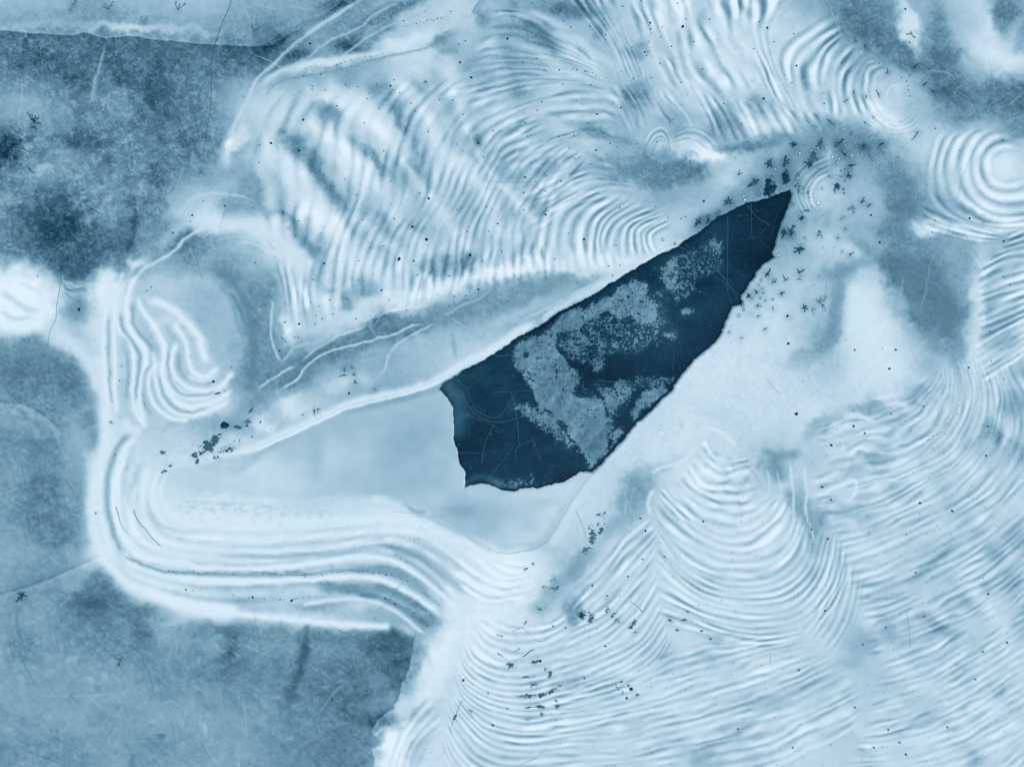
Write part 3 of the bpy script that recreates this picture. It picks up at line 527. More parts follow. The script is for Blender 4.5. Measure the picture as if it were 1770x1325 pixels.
LOFTS = [
 # rolls of the upper left field
 ([[(395,440),(430,460),(460,510),(470,560)],[(465,350),(492,388),(530,420),(546,470),(562,510)],[(490,232),(530,282),(572,322),(604,372),(645,412),(690,462)],[(550,178),(590,215),(630,255),(668,292),(695,340),(730,395),(770,450)],[(630,135),(668,188),(702,238),(728,285),(765,345),(815,400),(850,440)],
   [(715,115),(755,172),(788,232),(822,290),(860,340),(895,400)],[(800,85),(815,150),(825,215),(845,275),(890,330),(940,385)],[(880,50),(900,105),(910,165),(925,220),(960,270)]],[0,1,2,3,4,5,6,7],-9.5,dict(seed=6,gate=.2,warp=.12,fu=.1,fv=.3,fine=.15,saw=1.5,sub=0,sharp=1.4)),
 ([[(490,590),(480,500),(455,420),(430,340),(425,260),(450,190),(500,140)],
   [(560,580),(545,500),(560,420),(585,350),(592,270),(605,200),(650,140)],
   [(640,540),(640,480),(655,410),(685,345),(702,270),(725,200),(790,130)],
   [(740,515),(740,460),(755,400),(790,340),(815,280),(855,225),(920,190)],
   [(850,490),(845,430),(850,380),(880,320),(920,270),(975,240)],
   [(950,475),(948,430),(955,380),(975,335),(1000,300),(1030,270)]], [0,5,10,16,22,28], 8.5, dict(seed=1,gate=.65,warp=.3,fu=.1,fine=.5,sharp=1.0)),
 # arcs upstream of the lead
 ([[(1008,322),(931,363),(915,407),(895,445)],[(1044,330),(988,363),(970,400),(968,445)],[(1085,338),(1034,374),(1021,405),(1020,450)],[(1111,350),(1060,379),(1042,412),(1046,448)],
   [(1149,362),(1090,384),(1075,412),(1080,450)],[(1157,370),(1108,394),(1103,415),(1110,448)],[(1162,382),(1126,402),(1124,422),(1134,442)],[(1160,392),(1136,410),(1140,425),(1150,436)]],
   [0,2.6,5,7,9,11,13,14],16, dict(seed=2,gate=.4,warp=.15,fu=.18,sharp=1.6,fine=.25)),
 # crests at the foot of the field
 ([[(690,545),(700,500),(712,460)],[(780,522),(788,480),(800,440)],[(880,500),(880,455),(890,410)],[(980,480),(975,445),(975,400)],[(1090,465),(1080,440),(1080,410)]],[0,6,12,19,26],9,dict(seed=4,gate=.5,warp=.3,fu=.3)),
 # big arcs, middle
 ([[(840,20),(880,12),(940,22),(1000,50),(1060,90)],[(835,50),(880,40),(930,55),(985,85),(1050,125)],[(800,95),(860,80),(920,88),(990,108),(1060,135)],[(770,140),(840,118),(920,115),(990,125),(1060,145)],[(770,175),(850,150),(920,140),(990,140),(1070,155)],[(785,205),(855,178),(920,160),(990,150),(1075,165)]],[0,2.,4.5,7,9.5,11.5],8,dict(seed=2,gate=.7,warp=.4,fu=.15,fine=.8)),
 ([[(860,195),(918,170),(990,150),(1060,150),(1100,175)],[(850,230),(918,198),(983,184),(1040,184),(1080,200)],[(850,280),(931,243),(983,226),(1034,224),(1075,240)],
   [(855,310),(931,270),(970,248),(1010,246),(1050,262)],[(870,345),(944,308),(983,290),(1021,277),(1065,285)],[(900,355),(960,330),(990,312),(1030,300),(1075,305)],[(935,360),(975,345),(1010,325),(1050,315),(1090,322)]],[0,2.2,4.3,6,7.8,9.5,11],11,dict(seed=3,gate=.8,warp=.4,fu=.15,sharp=1.3,fine=.7)),
 # swirl left of the bright blob
 ([[(1105,250),(1120,225),(1145,215),(1160,235),(1165,262)],[(1118,262),(1130,238),(1145,232),(1152,246),(1155,268)],[(1128,268),(1137,252),(1144,248),(1147,256),(1147,270)]],[0,2,4],9,dict(seed=5,gate=.3,fu=.2)),
 ([[(1165,225),(1195,215),(1225,225),(1250,255)],[(1160,245),(1190,235),(1215,245),(1235,268)],[(1158,262),(1185,255),(1205,262),(1222,280)]],[0,2,4],8,dict(seed=6,gate=.3,fu=.2)),
 # leaves, top
 ([[(1045,-60),(1075,10),(1100,60),(1125,110),(1140,150)],[(1085,-60),(1110,20),(1130,65),(1150,115),(1175,160)],[(1140,-60),(1155,20),(1170,70),(1198,130),(1235,185)],[(1190,-60),(1205,10),(1215,55),(1240,105),(1275,165)],
   [(1250,-60),(1260,10),(1265,60),(1290,110),(1330,175)],[(1310,-60),(1310,10),(1305,60),(1325,120),(1360,190)],[(1375,-50),(1355,20),(1335,70),(1350,135),(1385,205)]],[0,1.4,3.6,5.6,7.8,10,12],17,dict(seed=7,gate=.6,warp=.3,fu=.12,sharp=1.5)),
 # concentric arcs running to the knob
 ([[(1440,10),(1385,45),(1340,85),(1345,135),(1370,205)],[(1460,40),(1415,70),(1378,110),(1378,150),(1395,205)],[(1460,60),(1433,85),(1420,115),(1417,150),(1428,205)],[(1480,75),(1458,100),(1446,125),(1441,156),(1444,205)],
   [(1510,95),(1485,112),(1470,135),(1468,165),(1478,205)],[(1525,110),(1502,122),(1495,143),(1497,175),(1510,205)],[(1545,125),(1525,132),(1518,150),(1520,172),(1532,190)]],[0,1.8,3.5,5.2,7,8.8,10.5],15,dict(seed=8,gate=.6,warp=.2,fu=.15,sharp=1.5)),
 ([[(1490,200),(1510,220),(1535,236),(1575,232),(1598,215)],[(1503,192),(1520,208),(1545,222),(1572,215),(1588,198)],[(1515,183),(1530,198),(1548,206),(1565,200),(1578,185)]],[0,2,4],9,dict(seed=9,gate=.3,fu=.2)),
 ([[(1566,190),(1574,165),(1566,143),(1545,132),(1526,142),(1518,165),(1526,188)],[(1556,182),(1562,165),(1557,150),(1545,143),(1533,150),(1528,165),(1534,180)],[(1549,174),(1553,165),(1550,157),(1545,153),(1539,157),(1537,165),(1540,173)]],[0,1.5,3],4,dict(seed=1,gate=.9,fu=.2,fv=.5)),
 # small arcs by the stars
 ([[(1440,262),(1395,280),(1365,310),(1370,350),(1390,385)],[(1440,285),(1410,300),(1390,325),(1392,350),(1405,370)],[(1440,305),(1420,312),(1408,330),(1410,348),(1420,360)]],[0,2.5,5],10,dict(seed=2,gate=.4,fu=.15,sharp=1.6)),
 # right spiral
 ([[(1745,268),(1728,268),(1718,280),(1720,300),(1735,310),(1755,305)],[(1760,256),(1730,254),(1708,270),(1705,295),(1718,314),(1745,320),(1778,308)],[(1740,232),(1712,238),(1690,262),(1686,290),(1694,318),(1715,336),(1750,341),(1800,330)],
   [(1712,222),(1690,232),(1670,265),(1667,297),(1680,332),(1710,356),(1750,363),(1810,352)],[(1672,225),(1650,238),(1636,268),(1632,302),(1645,342),(1690,376),(1740,386),(1810,374)],[(1620,225),(1610,240),(1600,280),(1598,320),(1608,355),(1650,388),(1700,405),(1735,412)]],[-.5,0,1,2,3.5,5.5],14,dict(seed=3,gate=.35,warp=.12,fu=.1,fv=.4,sharp=1.2)),
 ([[(1590,345),(1620,362),(1660,378),(1700,392),(1728,402)],[(1590,375),(1620,388),(1660,400),(1700,408),(1728,412)],[(1600,402),(1630,410),(1665,420),(1700,425),(1728,425)]],[0,2,4],9,dict(seed=4,gate=.3,fu=.1,fv=.4)),
 ([[(1735,402),(1770,392),(1810,376)],[(1735,425),(1770,412),(1810,400)],[(1690,470),(1735,450),(1800,440)],[(1688,520),(1730,503),(1800,485)],[(1682,570),(1730,553),(1800,522)],[(1684,625),(1730,600),(1800,560)],[(1700,670),(1740,640),(1800,600)]],[0,2,4.5,8,11.5,15,19],11,dict(seed=5,gate=.6,warp=.3,fu=.1)),
 # right lower fan
 ([[(1400,735),(1460,718),(1530,700),(1580,675),(1605,640)],[(1410,775),(1480,750),(1540,732),(1590,705),(1625,660),(1630,630)],[(1400,838),(1470,822),(1540,800),(1600,765),(1642,720),(1652,660),(1645,620)],[(1410,880),(1480,860),(1560,830),(1625,795),(1668,745),(1685,680),(1672,615)],
   [(1430,930),(1520,905),(1610,865),(1680,815),(1720,760),(1730,690),(1705,615)],[(1450,985),(1550,955),(1640,915),(1720,860),(1770,790),(1780,700),(1750,620)],[(1470,1045),(1570,1012),(1665,968),(1745,915),(1820,840),(1860,740),(1850,640)],
   [(1490,1110),(1590,1075),(1685,1030),(1770,970),(1880,880)],[(1500,1175),(1600,1140),(1700,1090),(1785,1030),(1890,950)],[(1490,1240),(1600,1210),(1705,1155),(1790,1095),(1890,1020)],[(1470,1290),(1600,1270),(1715,1215),(1800,1155),(1890,1090)],[(1440,1335),(1590,1325),(1720,1280),(1810,1220),(1890,1160)],[(1440,1400),(1600,1395),(1730,1350),(1890,1240)]],
   [0,3,7,10.5,15,19,23.5,28.5,33.5,38.5,43,47.5,52],7.5,dict(seed=6,gate=.65,warp=.45,fu=.06,fine=.5,sub=.3)),
 # chevron bowls
 ([[(1222,748),(1238,772),(1262,786),(1288,786)],[(1206,775),(1226,800),(1252,812),(1298,800)],[(1188,805),(1214,832),(1250,846),(1300,838)],[(1168,826),(1202,858),(1244,872),(1290,872),(1330,850)],[(1140,838),(1180,878),(1222,905),(1275,912),(1322,896),(1352,860)],
   [(1128,860),(1160,898),(1210,932),(1262,950),(1312,940),(1356,905),(1376,850)],[(1126,886),(1152,925),(1196,962),(1255,982),(1318,978),(1365,945),(1390,880)],[(1136,908),(1160,950),(1202,990),(1262,1012),(1332,1008),(1384,970),(1405,900)],[(1130,950),(1165,990),(1215,1022),(1280,1038),(1352,1030),(1402,985),(1425,910)],
   [(1128,1005),(1170,1030),(1225,1055),(1300,1068),(1375,1055),(1425,1000),(1445,920)],[(1130,1045),(1180,1062),(1245,1085),(1320,1095),(1395,1075),(1445,1010),(1465,940)],[(1145,1085),(1215,1100),(1300,1118),(1385,1105),(1445,1050),(1480,970)]],
   [0,2,4,6,8,10.2,12.3,14.5,16.8,19.2,21.6,24],10.5,dict(seed=7,gate=.5,warp=.25,fu=.06,sharp=1.2)),
 # left limbs
 ([[(1120,885),(1075,920),(1045,955),(1010,990),(985,1015)],[(1130,900),(1092,935),(1060,970),(1022,1010),(985,1045)],[(1140,925),(1112,965),(1080,1000),(1040,1040),(985,1078)],[(1136,970),(1115,1010),(1080,1050),(1035,1085),(975,1112)],[(1142,1025),(1110,1070),(1070,1105),(1020,1130),(965,1150)],
   [(1150,1070),(1125,1110),(1080,1145),(1030,1168),(975,1185)],[(1170,1100),(1140,1145),(1090,1180),(1040,1202),(985,1215)]],[0,1.5,4,7,10,13,17],12,dict(seed=8,gate=.35,warp=.3,fu=.08)),
 # fan from the spine
 ([[(840,1055),(870,1068),(905,1076),(950,1068),(985,1045)],[(818,1078),(842,1103),(882,1118),(930,1112),(985,1090)],[(798,1100),(815,1138),(855,1163),(910,1165),(985,1145)],[(788,1130),(803,1172),(847,1200),(912,1208),(990,1190)],[(778,1160),(802,1205),(852,1238),(920,1250),(1000,1235)],
   [(772,1190),(797,1235),(842,1275),(915,1290),(1000,1280)],[(766,1230),(788,1280),(832,1322),(905,1340),(1000,1330)],[(760,1280),(778,1335),(830,1380),(910,1400),(1000,1400)]],[0,3,6.4,10,13.5,17,20.5,24.5],11,dict(seed=9,gate=.4,warp=.25,fu=.12,sharp=1.3)),
 # bottom middle
 ([[(915,1190),(980,1180),(1060,1162),(1140,1128),(1200,1105),(1290,1100),(1400,1080)],[(915,1226),(990,1218),(1080,1195),(1180,1160),(1280,1135),(1400,1105)],[(915,1262),(990,1255),(1100,1235),(1200,1205),(1320,1168),(1440,1120)],[(920,1298),(1000,1293),(1120,1275),(1240,1245),(1350,1205),(1470,1150)],[(920,1338),(1000,1335),(1130,1315),(1260,1290),(1380,1250),(1500,1190)],[(920,1402),(1000,1400),(1150,1385),(1300,1350),(1420,1300),(1510,1240)]],[0,3.2,7,10.5,14,18],8,dict(seed=1,gate=.6,warp=.35,fu=.1,fine=.45,sub=.3)),
 ([[(1435,925),(1428,985),(1405,1045),(1365,1100)],[(1460,950),(1455,1010),(1435,1070),(1400,1120)],[(1500,990),(1490,1050),(1470,1100),(1440,1150)]],[0,3,7],6,dict(seed=2,gate=.5,fu=.2)),
 # spine bottom
 ([[(655,1400),(672,1300),(700,1240),(740,1190)],[(690,1400),(700,1310),(725,1262),(765,1225)],[(720,1400),(725,1330),(742,1290),(770,1270)]],[0,2.5,5],9,dict(seed=3,gate=.4,fu=.12)),
 ([[(865,1000),(895,1015),(930,1010)],[(840,1040),(880,1050),(925,1040)]],[0,2.5],5,dict(seed=4)),

 ([[(950,-30),(1000,25),(1045,85),(1070,150)],[(1005,-30),(1042,35),(1075,95),(1098,150)],[(1060,-30),(1085,50),(1110,110),(1125,165)]],[0,3.2,6.4],10,dict(seed=5,gate=.6,warp=.35,fu=.15,fine=.5)),
 ([[(1180,140),(1212,195),(1232,245)],[(1240,160),(1268,212),(1285,252)],[(1300,172),(1322,212),(1338,245)],[(1360,185),(1375,210),(1388,232)],[(1420,195),(1425,215),(1432,232)]],[0,3,6,9,12],11,dict(seed=6,gate=.6,warp=.3,fu=.2,fine=.5)),
 ([[(880,340),(950,300),(1020,285),(1090,300)],[(905,385),(975,342),(1045,320),(1110,330)],[(920,420),(960,385),(1000,360),(1050,345)]],[0,3.5,6],9,dict(seed=7,gate=.6,warp=.3,fu=.15)),
 ([[(1030,150),(1060,190),(1080,235)],[(1070,140),(1100,180),(1115,225)],[(1115,150),(1140,190),(1160,215)],[(1160,150),(1190,190),(1215,235)]],[0,3,6,9.5],8,dict(seed=8,gate=.7,warp=.35,fu=.2,fine=.6)),
 ([[(330,395),(380,375),(440,380),(500,415)],[(350,420),(395,402),(440,412),(490,450)],[(400,430),(435,425),(470,440),(505,480)]],[0,3,6],6,dict(seed=9,gate=.5,warp=.3,fu=.15,fine=.6)),
 # terraces round the lower left bend
 ([[(300,800),(280,850),(300,888),(350,905),(450,907),(560,902),(700,896),(765,918),(855,985)],[(262,790),(246,850),(260,910),(300,938),(400,950),(520,950),(650,935),(725,950),(815,1020)],[(222,765),(202,830),(208,905),(245,955),(330,976),(450,981),(600,962),(700,976),(785,1048)],[(196,770),(184,840),(190,915),(225,970),(320,1000),(440,1004),(600,994),(690,1014),(768,1062)],[(170,790),(163,870),(178,960),(235,1012),(340,1045),(440,1052),(600,1038),(665,1046),(745,1095)]],[0,2,4,5,7],8,dict(seed=3,gate=.3,warp=.12,fu=.05,fine=.3,sub=.1,fv=.5)),
 ([[(790,905),(835,935),(880,965),(925,965)],[(775,955),(815,985),(860,1010),(915,1005)],[(760,1000),(795,1025),(835,1045),(900,1040)]],[0,3,6],7,dict(seed=2,gate=.5,warp=.3,fu=.2,fine=.6)),
]

# outlines of the two sheets of young ice
LEAD = [(766,661),(799,640),(838,622),(856,610),(876,597),(890,587),(898,581),(939,561),(965,540),(993,528),(1024,510),(1065,484),(1103,461),(1144,438),(1167,430),(1183,417),(1201,407),(1221,393),(1239,376),(1258,369),(1275,358),(1290,352),(1310,348),(1330,343),(1345,337),(1358,332),(1365,329),(1368,334),(1366,345),(1356,368),(1346,394),(1340,420),(1333,436),(1338,444),(1330,450),(1322,453),(1316,458),(1303,479),(1290,497),(1280,510),(1283,522),(1274,527),(1265,530),(1254,556),(1248,572),(1238,586),(1231,594),(1198,622),(1178,648),(1165,666),(1162,675),(1144,688),(1126,709),(1098,732),(1080,755),(1057,781),(1036,804),(1024,815),(1003,816),(988,824),(975,832),(957,836),(934,843),(906,843),(890,848),(873,848),(856,842),(845,837),(830,835),(815,838),(803,843),(804,819),(794,801),(789,775),(784,757),(783,730),(782,706),(773,688),(760,672)]
PALE = [(290,832),(300,815),(350,808),(400,795),(440,783),(491,760),(548,734),(594,712),(635,700),(697,686),(748,670),(768,661),(860,640),(1000,720),(1024,812),(1016,822),(995,850),(977,878),(957,911),(944,932),(925,944),(900,950),(880,952),(861,952),(825,932),(773,906),(740,892),(709,883),(660,877),(600,880),(520,880),(440,876),(350,872),(300,868),(286,850)]


def base_tone():
    B = np.array([[float(v) for v in r.split()] for r in BASE_ROWS.strip().split('\n')])
    sx = (WX / 88.5); sy = (WY / 88.33)
    ny, nx = B.shape
    sx = np.clip(sx, -.9, nx - .1); sy = np.clip(sy, -.9, ny - .1)
    # B-spline like smooth interpolation
    xi = np.floor(sx).astype(int); yi = np.floor(sy).astype(int); fx = sx - xi; fy = sy - yi
    def wts(t): return [(-t + 2 * t * t - t ** 3) / 2, (2 - 5 * t * t + 3 * t ** 3) / 2, (t + 4 * t * t - 3 * t ** 3) / 2, (-t * t + t ** 3) / 2]
    wx = wts(fx); wy = wts(fy); T = np.zeros(X.shape, np.float32)
    for a in range(4):
        for b in range(4):
            T += (wy[a] * wx[b] * B[np.clip(yi + a - 1, 0, ny - 1), np.clip(xi + b - 1, 0, nx - 1)]).astype(np.float32)
    return T / 100.

def build_field():
    T = base_tone()
    mott = fbm(X / 48, Y / 48, 5, 0, .62)
    for b in BLOBS: blob(T, *b)
    icy = sstep(.74, .50, T)
    T += icy * (.040 * mott + .050 * fbm(X / 15, Y / 11, 5, 4, .75) + .03 * vnoise(X / 60, Y / 25, 7) * vnoise(X / 3.5, Y / 3.5, 2)) + (1 - icy) * (.018 * mott + .012 * fbm(X / 9, Y / 9, 3, 9))
    # brushed scratches in the bare ice
    for k, (an, sc) in enumerate(((35, 1), (-28, 1.3), (78, .9))):
        c, s = math.cos(math.radians(an)), math.sin(math.radians(an))
        u = (X * c + Y * s) / (34 * sc); v = (-X * s + Y * c) / 2.6
        n = vnoise(u, v, k + 3) * vnoise(X / 40, Y / 40, k + 2)
        T += icy * .035 * n
    se = sstep(1000, 1120, X + .35 * (Y - 900)) * sstep(880, 1000, Y + .35 * (X - 1400))
    T += se * (.815 - T) * .35
    crisp = sstep(-.16, .16, fbm(X / 19, Y / 15, 5, 6, .72)) - .5
    crisp2 = sstep(-.10, .12, fbm(X / 9, Y / 9, 4, 2, .75) - .12) - .3
    nw = sstep(470, 400, X) * sstep(480, 430, Y)
    T += icy * (.036 + .045 * nw) * crisp * sstep(-.5, .6, fbm(X / 90, Y / 90, 3, 4)) + icy * (.030 + .035 * nw) * crisp2
    rb = np.random.RandomState(21)
    for q in range(110):
        bx, by = (rb.uniform(-40, 400), rb.uniform(75, 440)) if q < 60 else (rb.uniform(-40, 660), rb.uniform(1080, 1350))
        j = int((by - DY0) / STEP); i = int((bx - DX0) / STEP)
        if T[j, i] > .7: continue
        blob(T, bx, by, rb.uniform(3, 13), rb.uniform(3, 9), rb.uniform(-60, 60), T[j, i] * 100 + rb.choice([7, 9, -8, -6]), .6, 1.8)
    # broad swells lying across the fine ripples of the south-east field
    u = (X * .62 + Y * .78) / 170; v = (X * .78 - Y * .62) / 30
    T += (.036 * vnoise(u, v, 3) + .02 * vnoise(u * 2, v * 1.7, 6)) * sstep(1360, 1480, X) * sstep(720, 820, Y) + .03 * vnoise((X * .6 + Y * .8) / 120, (X * .8 - Y * .6) / 26, 4) * sstep(980, 1080, X) * sstep(1080, 1160, Y) * sstep(1480, 1360, X)
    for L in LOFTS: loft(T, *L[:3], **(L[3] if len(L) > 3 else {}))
    T = (.665 + (T - .665) * 1.17).astype(np.float32)
    for s in STROKES:
        m = np.mean(np.array(s[3], float), 0)
        bold = (s[0] >= 88 or s[0] in (62, 64, 66, 68)) and 2.3 < s[1] < 8 and (m[0] < 800 and m[1] > 750)
        if s[0] >= 95 and 165 < m[0] < 420 and 460 < m[1] < 745 and s[1] < 7: stroke(T, 90, s[1] * 2.1, .5, *s[3:])
        stroke(T, s[0], s[1] * (1.5 if bold else 1), min(1, s[2] * (1.12 if bold else 1)), *s[3:])
    for e in EDGES: edge(T, *e)
    # frozen foam rings in the smooth snow along the right bank
    r = np.random.RandomState(11)
    for k in range(330):
        cx = r.uniform(1080, 1500); cy = r.uniform(590, 800)
        if k % 4 == 0: cx = r.uniform(1010, 1130); cy = r.uniform(690, 860)
        if k % 9 == 0: cx = r.uniform(440, 860); cy = r.uniform(880, 950)
        rad = r.uniform(3.5, 8)
        s = window(np.array([[cx, cy]]), rad * 2 + 3)
        d = np.hypot(SX[s] - cx, SY[s] - cy)
        T[s] += -.015 * np.exp(-((d - rad) / 1.5) ** 2) + .012 * np.exp(-(d / rad * 1.4) ** 2)
    # random hairline scratches, mostly pale, in bare ice
    for k in range(620):
        cx = r.uniform(-60, 1830); cy = r.uniform(-60, 1390); an = r.uniform(0, 3.14); l = r.uniform(14, 70)
        j = int((cy - DY0) / STEP); i = int((cx - DX0) / STEP)
        if T[j, i] > .72: continue
        dx, dy = math.cos(an) * l, math.sin(an) * l
        P = [(cx - dx, cy - dy), (cx + r.uniform(-3, 3), cy + r.uniform(-3, 3)), (cx + dx, cy + dy)]
        stroke(T, T[j, i] * 100 + r.choice([10, 7, 13, 8, -9]), 1.0, .5, P, .4)
    def soft(A, n):
        for _ in range(n):
            A = np.pad(A, 1, mode='edge'); A = (A[:-2, 1:-1] + A[2:, 1:-1] + 2 * A[1:-1, 1:-1]) / 4
            A = np.pad(A, 1, mode='edge'); A = (A[1:-1, :-2] + A[1:-1, 2:] + 2 * A[1:-1, 1:-1]) / 4
        return A
    T = T + (.34 + .22 * sstep(.74, .6, soft(T, 6))) * (T - soft(T, 6)) + .22 * (soft(T, 6) - soft(T, 40))
    return np.clip(T, .05, 1.0)
# === FIELD END ===

# ---- small features, as surveyed tile by tile: (origin x, origin y, scale) then local points
def loc(t, x, y):
    ox, oy, k = t
    return ox + x / k, oy + y / k

K = 3.898
HOLES = {
 (440,0,K): '375,296,2 1030,30 990,45 1323,82 1005,145 1703,265,2 1422,280 1380,300 1385,424,1.8 1460,525,2 942,543 917,582,1.7 978,628 390,585 390,607 480,610 695,585 760,668 840,734 557,717 330,810,2 742,832 1055,700 1082,752 1337,677 1406,774 1169,891 1607,884 871,1020 1508,965,2 1363,975 1543,1058 301,1015,2 201,896 113,968,2 36,980 32,1097 611,1210 917,1224 687,1314 1114,1304 1247,674 1495,677 448,503 330,515 826,574 614,574',
 (880,0,K): '155,22 889,12 1134,28 765,47 638,130 543,180 650,241 367,147 415,188 950,158,1.8 1168,184,2.4 1031,187 1188,132 1350,134 1017,254 1243,285 1737,193,2.2 1685,152 1643,333 1093,317 912,354,1.8 827,322 1017,432 1300,468 958,528 1158,560 837,534 237,475 337,478 454,476 515,486 184,398 90,420 550,574 361,570 753,728,1.7 767,619 1713,667,2 1625,675 1443,702 1563,836 1083,826 1107,806 592,772,1.7 190,746 220,690 108,830 148,913 125,920 390,911 334,923 440,913 993,957 862,972 680,970 727,990 585,1015,1.7 658,1042 443,1072 405,1000 631,1115 549,1110 1215,1090 107,1196,1.7 252,1188 349,1223 180,1226 99,1300 245,1290 790,962',
 (1320,0,K): '199,232 218,447,2 188,560 951,66,1.7 490,220 67,286 402,630 405,700 1316,1018 1152,869 900,1060 1697,813 780,1110',
 (440,330,K): '686,29 1175,54,2.2 195,143,1.6 300,203 730,195 943,187 1065,242,2.4 1159,328,2.4 1430,276 1577,274 1638,222,1.6 1565,107 1365,127 277,309 784,385 872,374 444,385 470,490,1.8 704,473 975,459,2.6 1073,472,1.7 1452,432,2.4 1534,473 1665,412 1412,515 1313,573 1097,567 702,603 856,669,1.8 629,730 508,735 1509,664,1.8 1425,706 1345,711 907,735 380,751 433,776 684,862 208,884,1.5 302,894,2 409,899 1025,803 1307,777 170,1074,1.8 296,987 457,860 416,840 532,830 633,993 396,597 185,990 200,1003 213,1015 7,484',
 (880,330,K): '98,130 247,162,1.6 504,327,2 720,367 399,287 745,503 670,508 62,600 309,459 987,107 1310,70,2 1068,182 1185,175 1158,186 745,117 696,570',
 (0,330,K): '1299,165,1.8 1167,283,1.6 1516,102,1.6 1371,70 1703,116 1286,205 1023,648 993,673 535,798,2.4 823,1180 808,1276 1560,1187 1440,1283,2 258,575 1720,485',
 (1320,330,K): '720,165,2 780,346,2 845,362 1020,188 1035,60 1130,280 1614,340,1.8 1383,187,2 1480,213 1150,198 1613,580 1657,637 1520,944 1530,1146 1710,1101 1377,1190,1.8 1322,425 273,785,1.8 158,844,2 163,1028,2 550,1004 610,1071,1.6 796,1062 886,1070,2 844,1196,2 266,1279 1690,1268 470,384 395,381 1207,485',
 (1320,660,K): '362,62 217,214,2.6 453,425,2.2 603,296,2 677,344,1.8 853,215,1.5 950,263 987,328 1075,163,1.6 1158,286 931,424 599,603 999,607 391,706,2 451,793,1.7 1110,642 1210,767 1049,813,2 1266,867,2 1048,889 890,912 1132,920 1165,966 694,907 512,1037 431,1055,1.7 319,990,1.6 240,1016 303,933 705,1010 956,1023 1095,1020 1257,1027 1028,1140 1148,1140 1021,1281,1.6 1137,1309 1285,1281 1509,298,1.6 1488,350 1575,342 1561,366 1542,410 1494,496,1.8 1361,440 1220,350 1460,247 1712,530 1650,492 1133,441 1210,480 1567,710 1687,752 1740,646 1567,968 1487,845 1395,700 805,813 251,823 487,317',
 (1320,985,K): '357,115 411,270,2 230,157 536,336 895,202 865,158 1203,138 1064,217 1138,42 1078,311,1.6 1243,358 1510,157,2 1472,545,1.7 1635,485,1.7 1636,420 1316,570 1348,660 1423,733,1.6 820,383,1.7 665,498,1.6 857,478 127,660 237,670,1.7 277,787 12,795 611,920,1.7 480,922 247,1035 1031,845 1250,872 837,1071,1.8 911,1156,1.8 738,1190,1.7 795,1184 648,1197 448,1170 193,1190,1.6 955,1236,2.2 1233,1053,1.7 1480,1217 1433,1270 1465,1237 657,1270 392,1302 82,1307 1613,1078 1104,1120 697,765 1198,914 75,987 1475,50 1330,62 340,247 1686,100',
 (880,660,K): '1084,314 1162,293 1020,288 883,917,1.6 918,1000,2 898,1015 828,905 790,990 1306,937,1.7 1212,922 1557,678 1562,943 1704,942 1045,1174,1.5 898,1190,1.6 1008,1078 801,1308,1.6 1525,1255 1503,1190 1664,1170 1137,927',
 (880,985,K): '560,100,1.7 526,97 684,148 745,173 295,375,1.6 380,385,1.6 508,393 592,391 648,508,1.8 209,608,2.2 538,447 507,724,1.8 757,748,1.8 802,772,1.7 821,797,2.8 791,857,2.2 877,672 957,785 1107,697 1056,790 1355,460,1.8 1430,471 1430,198 1522,271 1226,341 1275,235 1295,405,1.8 1510,621 1495,700 1186,803 1225,780 1355,843 1678,854 1667,379 1565,536 893,1014 1580,1000 1540,1065,1.6 1147,1145 1260,1175 1613,1261 345,1162 988,1123 1730,794 288,965 950,735 1700,640',
 (440,985,K): '480,95 340,43 585,283 815,320 883,190,1.7 915,216 948,228,1.9 963,240 1165,370,1.6 1045,103 1235,75 888,28 843,17 253,201,2.2 1586,618 1467,658 1408,737,2 1604,1042,2 1703,927,1.6 1645,920 1272,1226 1225,1008 1190,1224',
 (440,660,K): '638,77,2 42,270,1.7 325,220 113,317 888,1296,1.6 730,1272 710,1273 760,1270 985,1180 950,1163 1030,1210',
 (0,660,K): '978,155 812,243 777,487,1.5 813,538 433,391 1240,1283 1175,1275',
 (0,985,K): '1256,128,1.6 1300,132 1705,180,2 1573,165',
}
Z1 = (1180, 230, 8.835); Z2 = (1360, 190, 9.817); Z3 = (1330, 320, 9.817); Z4 = (1230, 430, 8.03); Z5 = (320, 670, 7.36); Z6 = (870, 870, 5.89); Z7 = (870, 1070, 6.796)
T1 = (0, 0, K); T4 = (1320, 0, K); T6 = (440, 330, K); T9 = (0, 660, K); T13 = (0, 985, K); T14 = (440, 985, K); T2 = (440, 0, K); T7 = (880, 330, K); T10 = (440, 660, K); T15 = (880, 985, K)
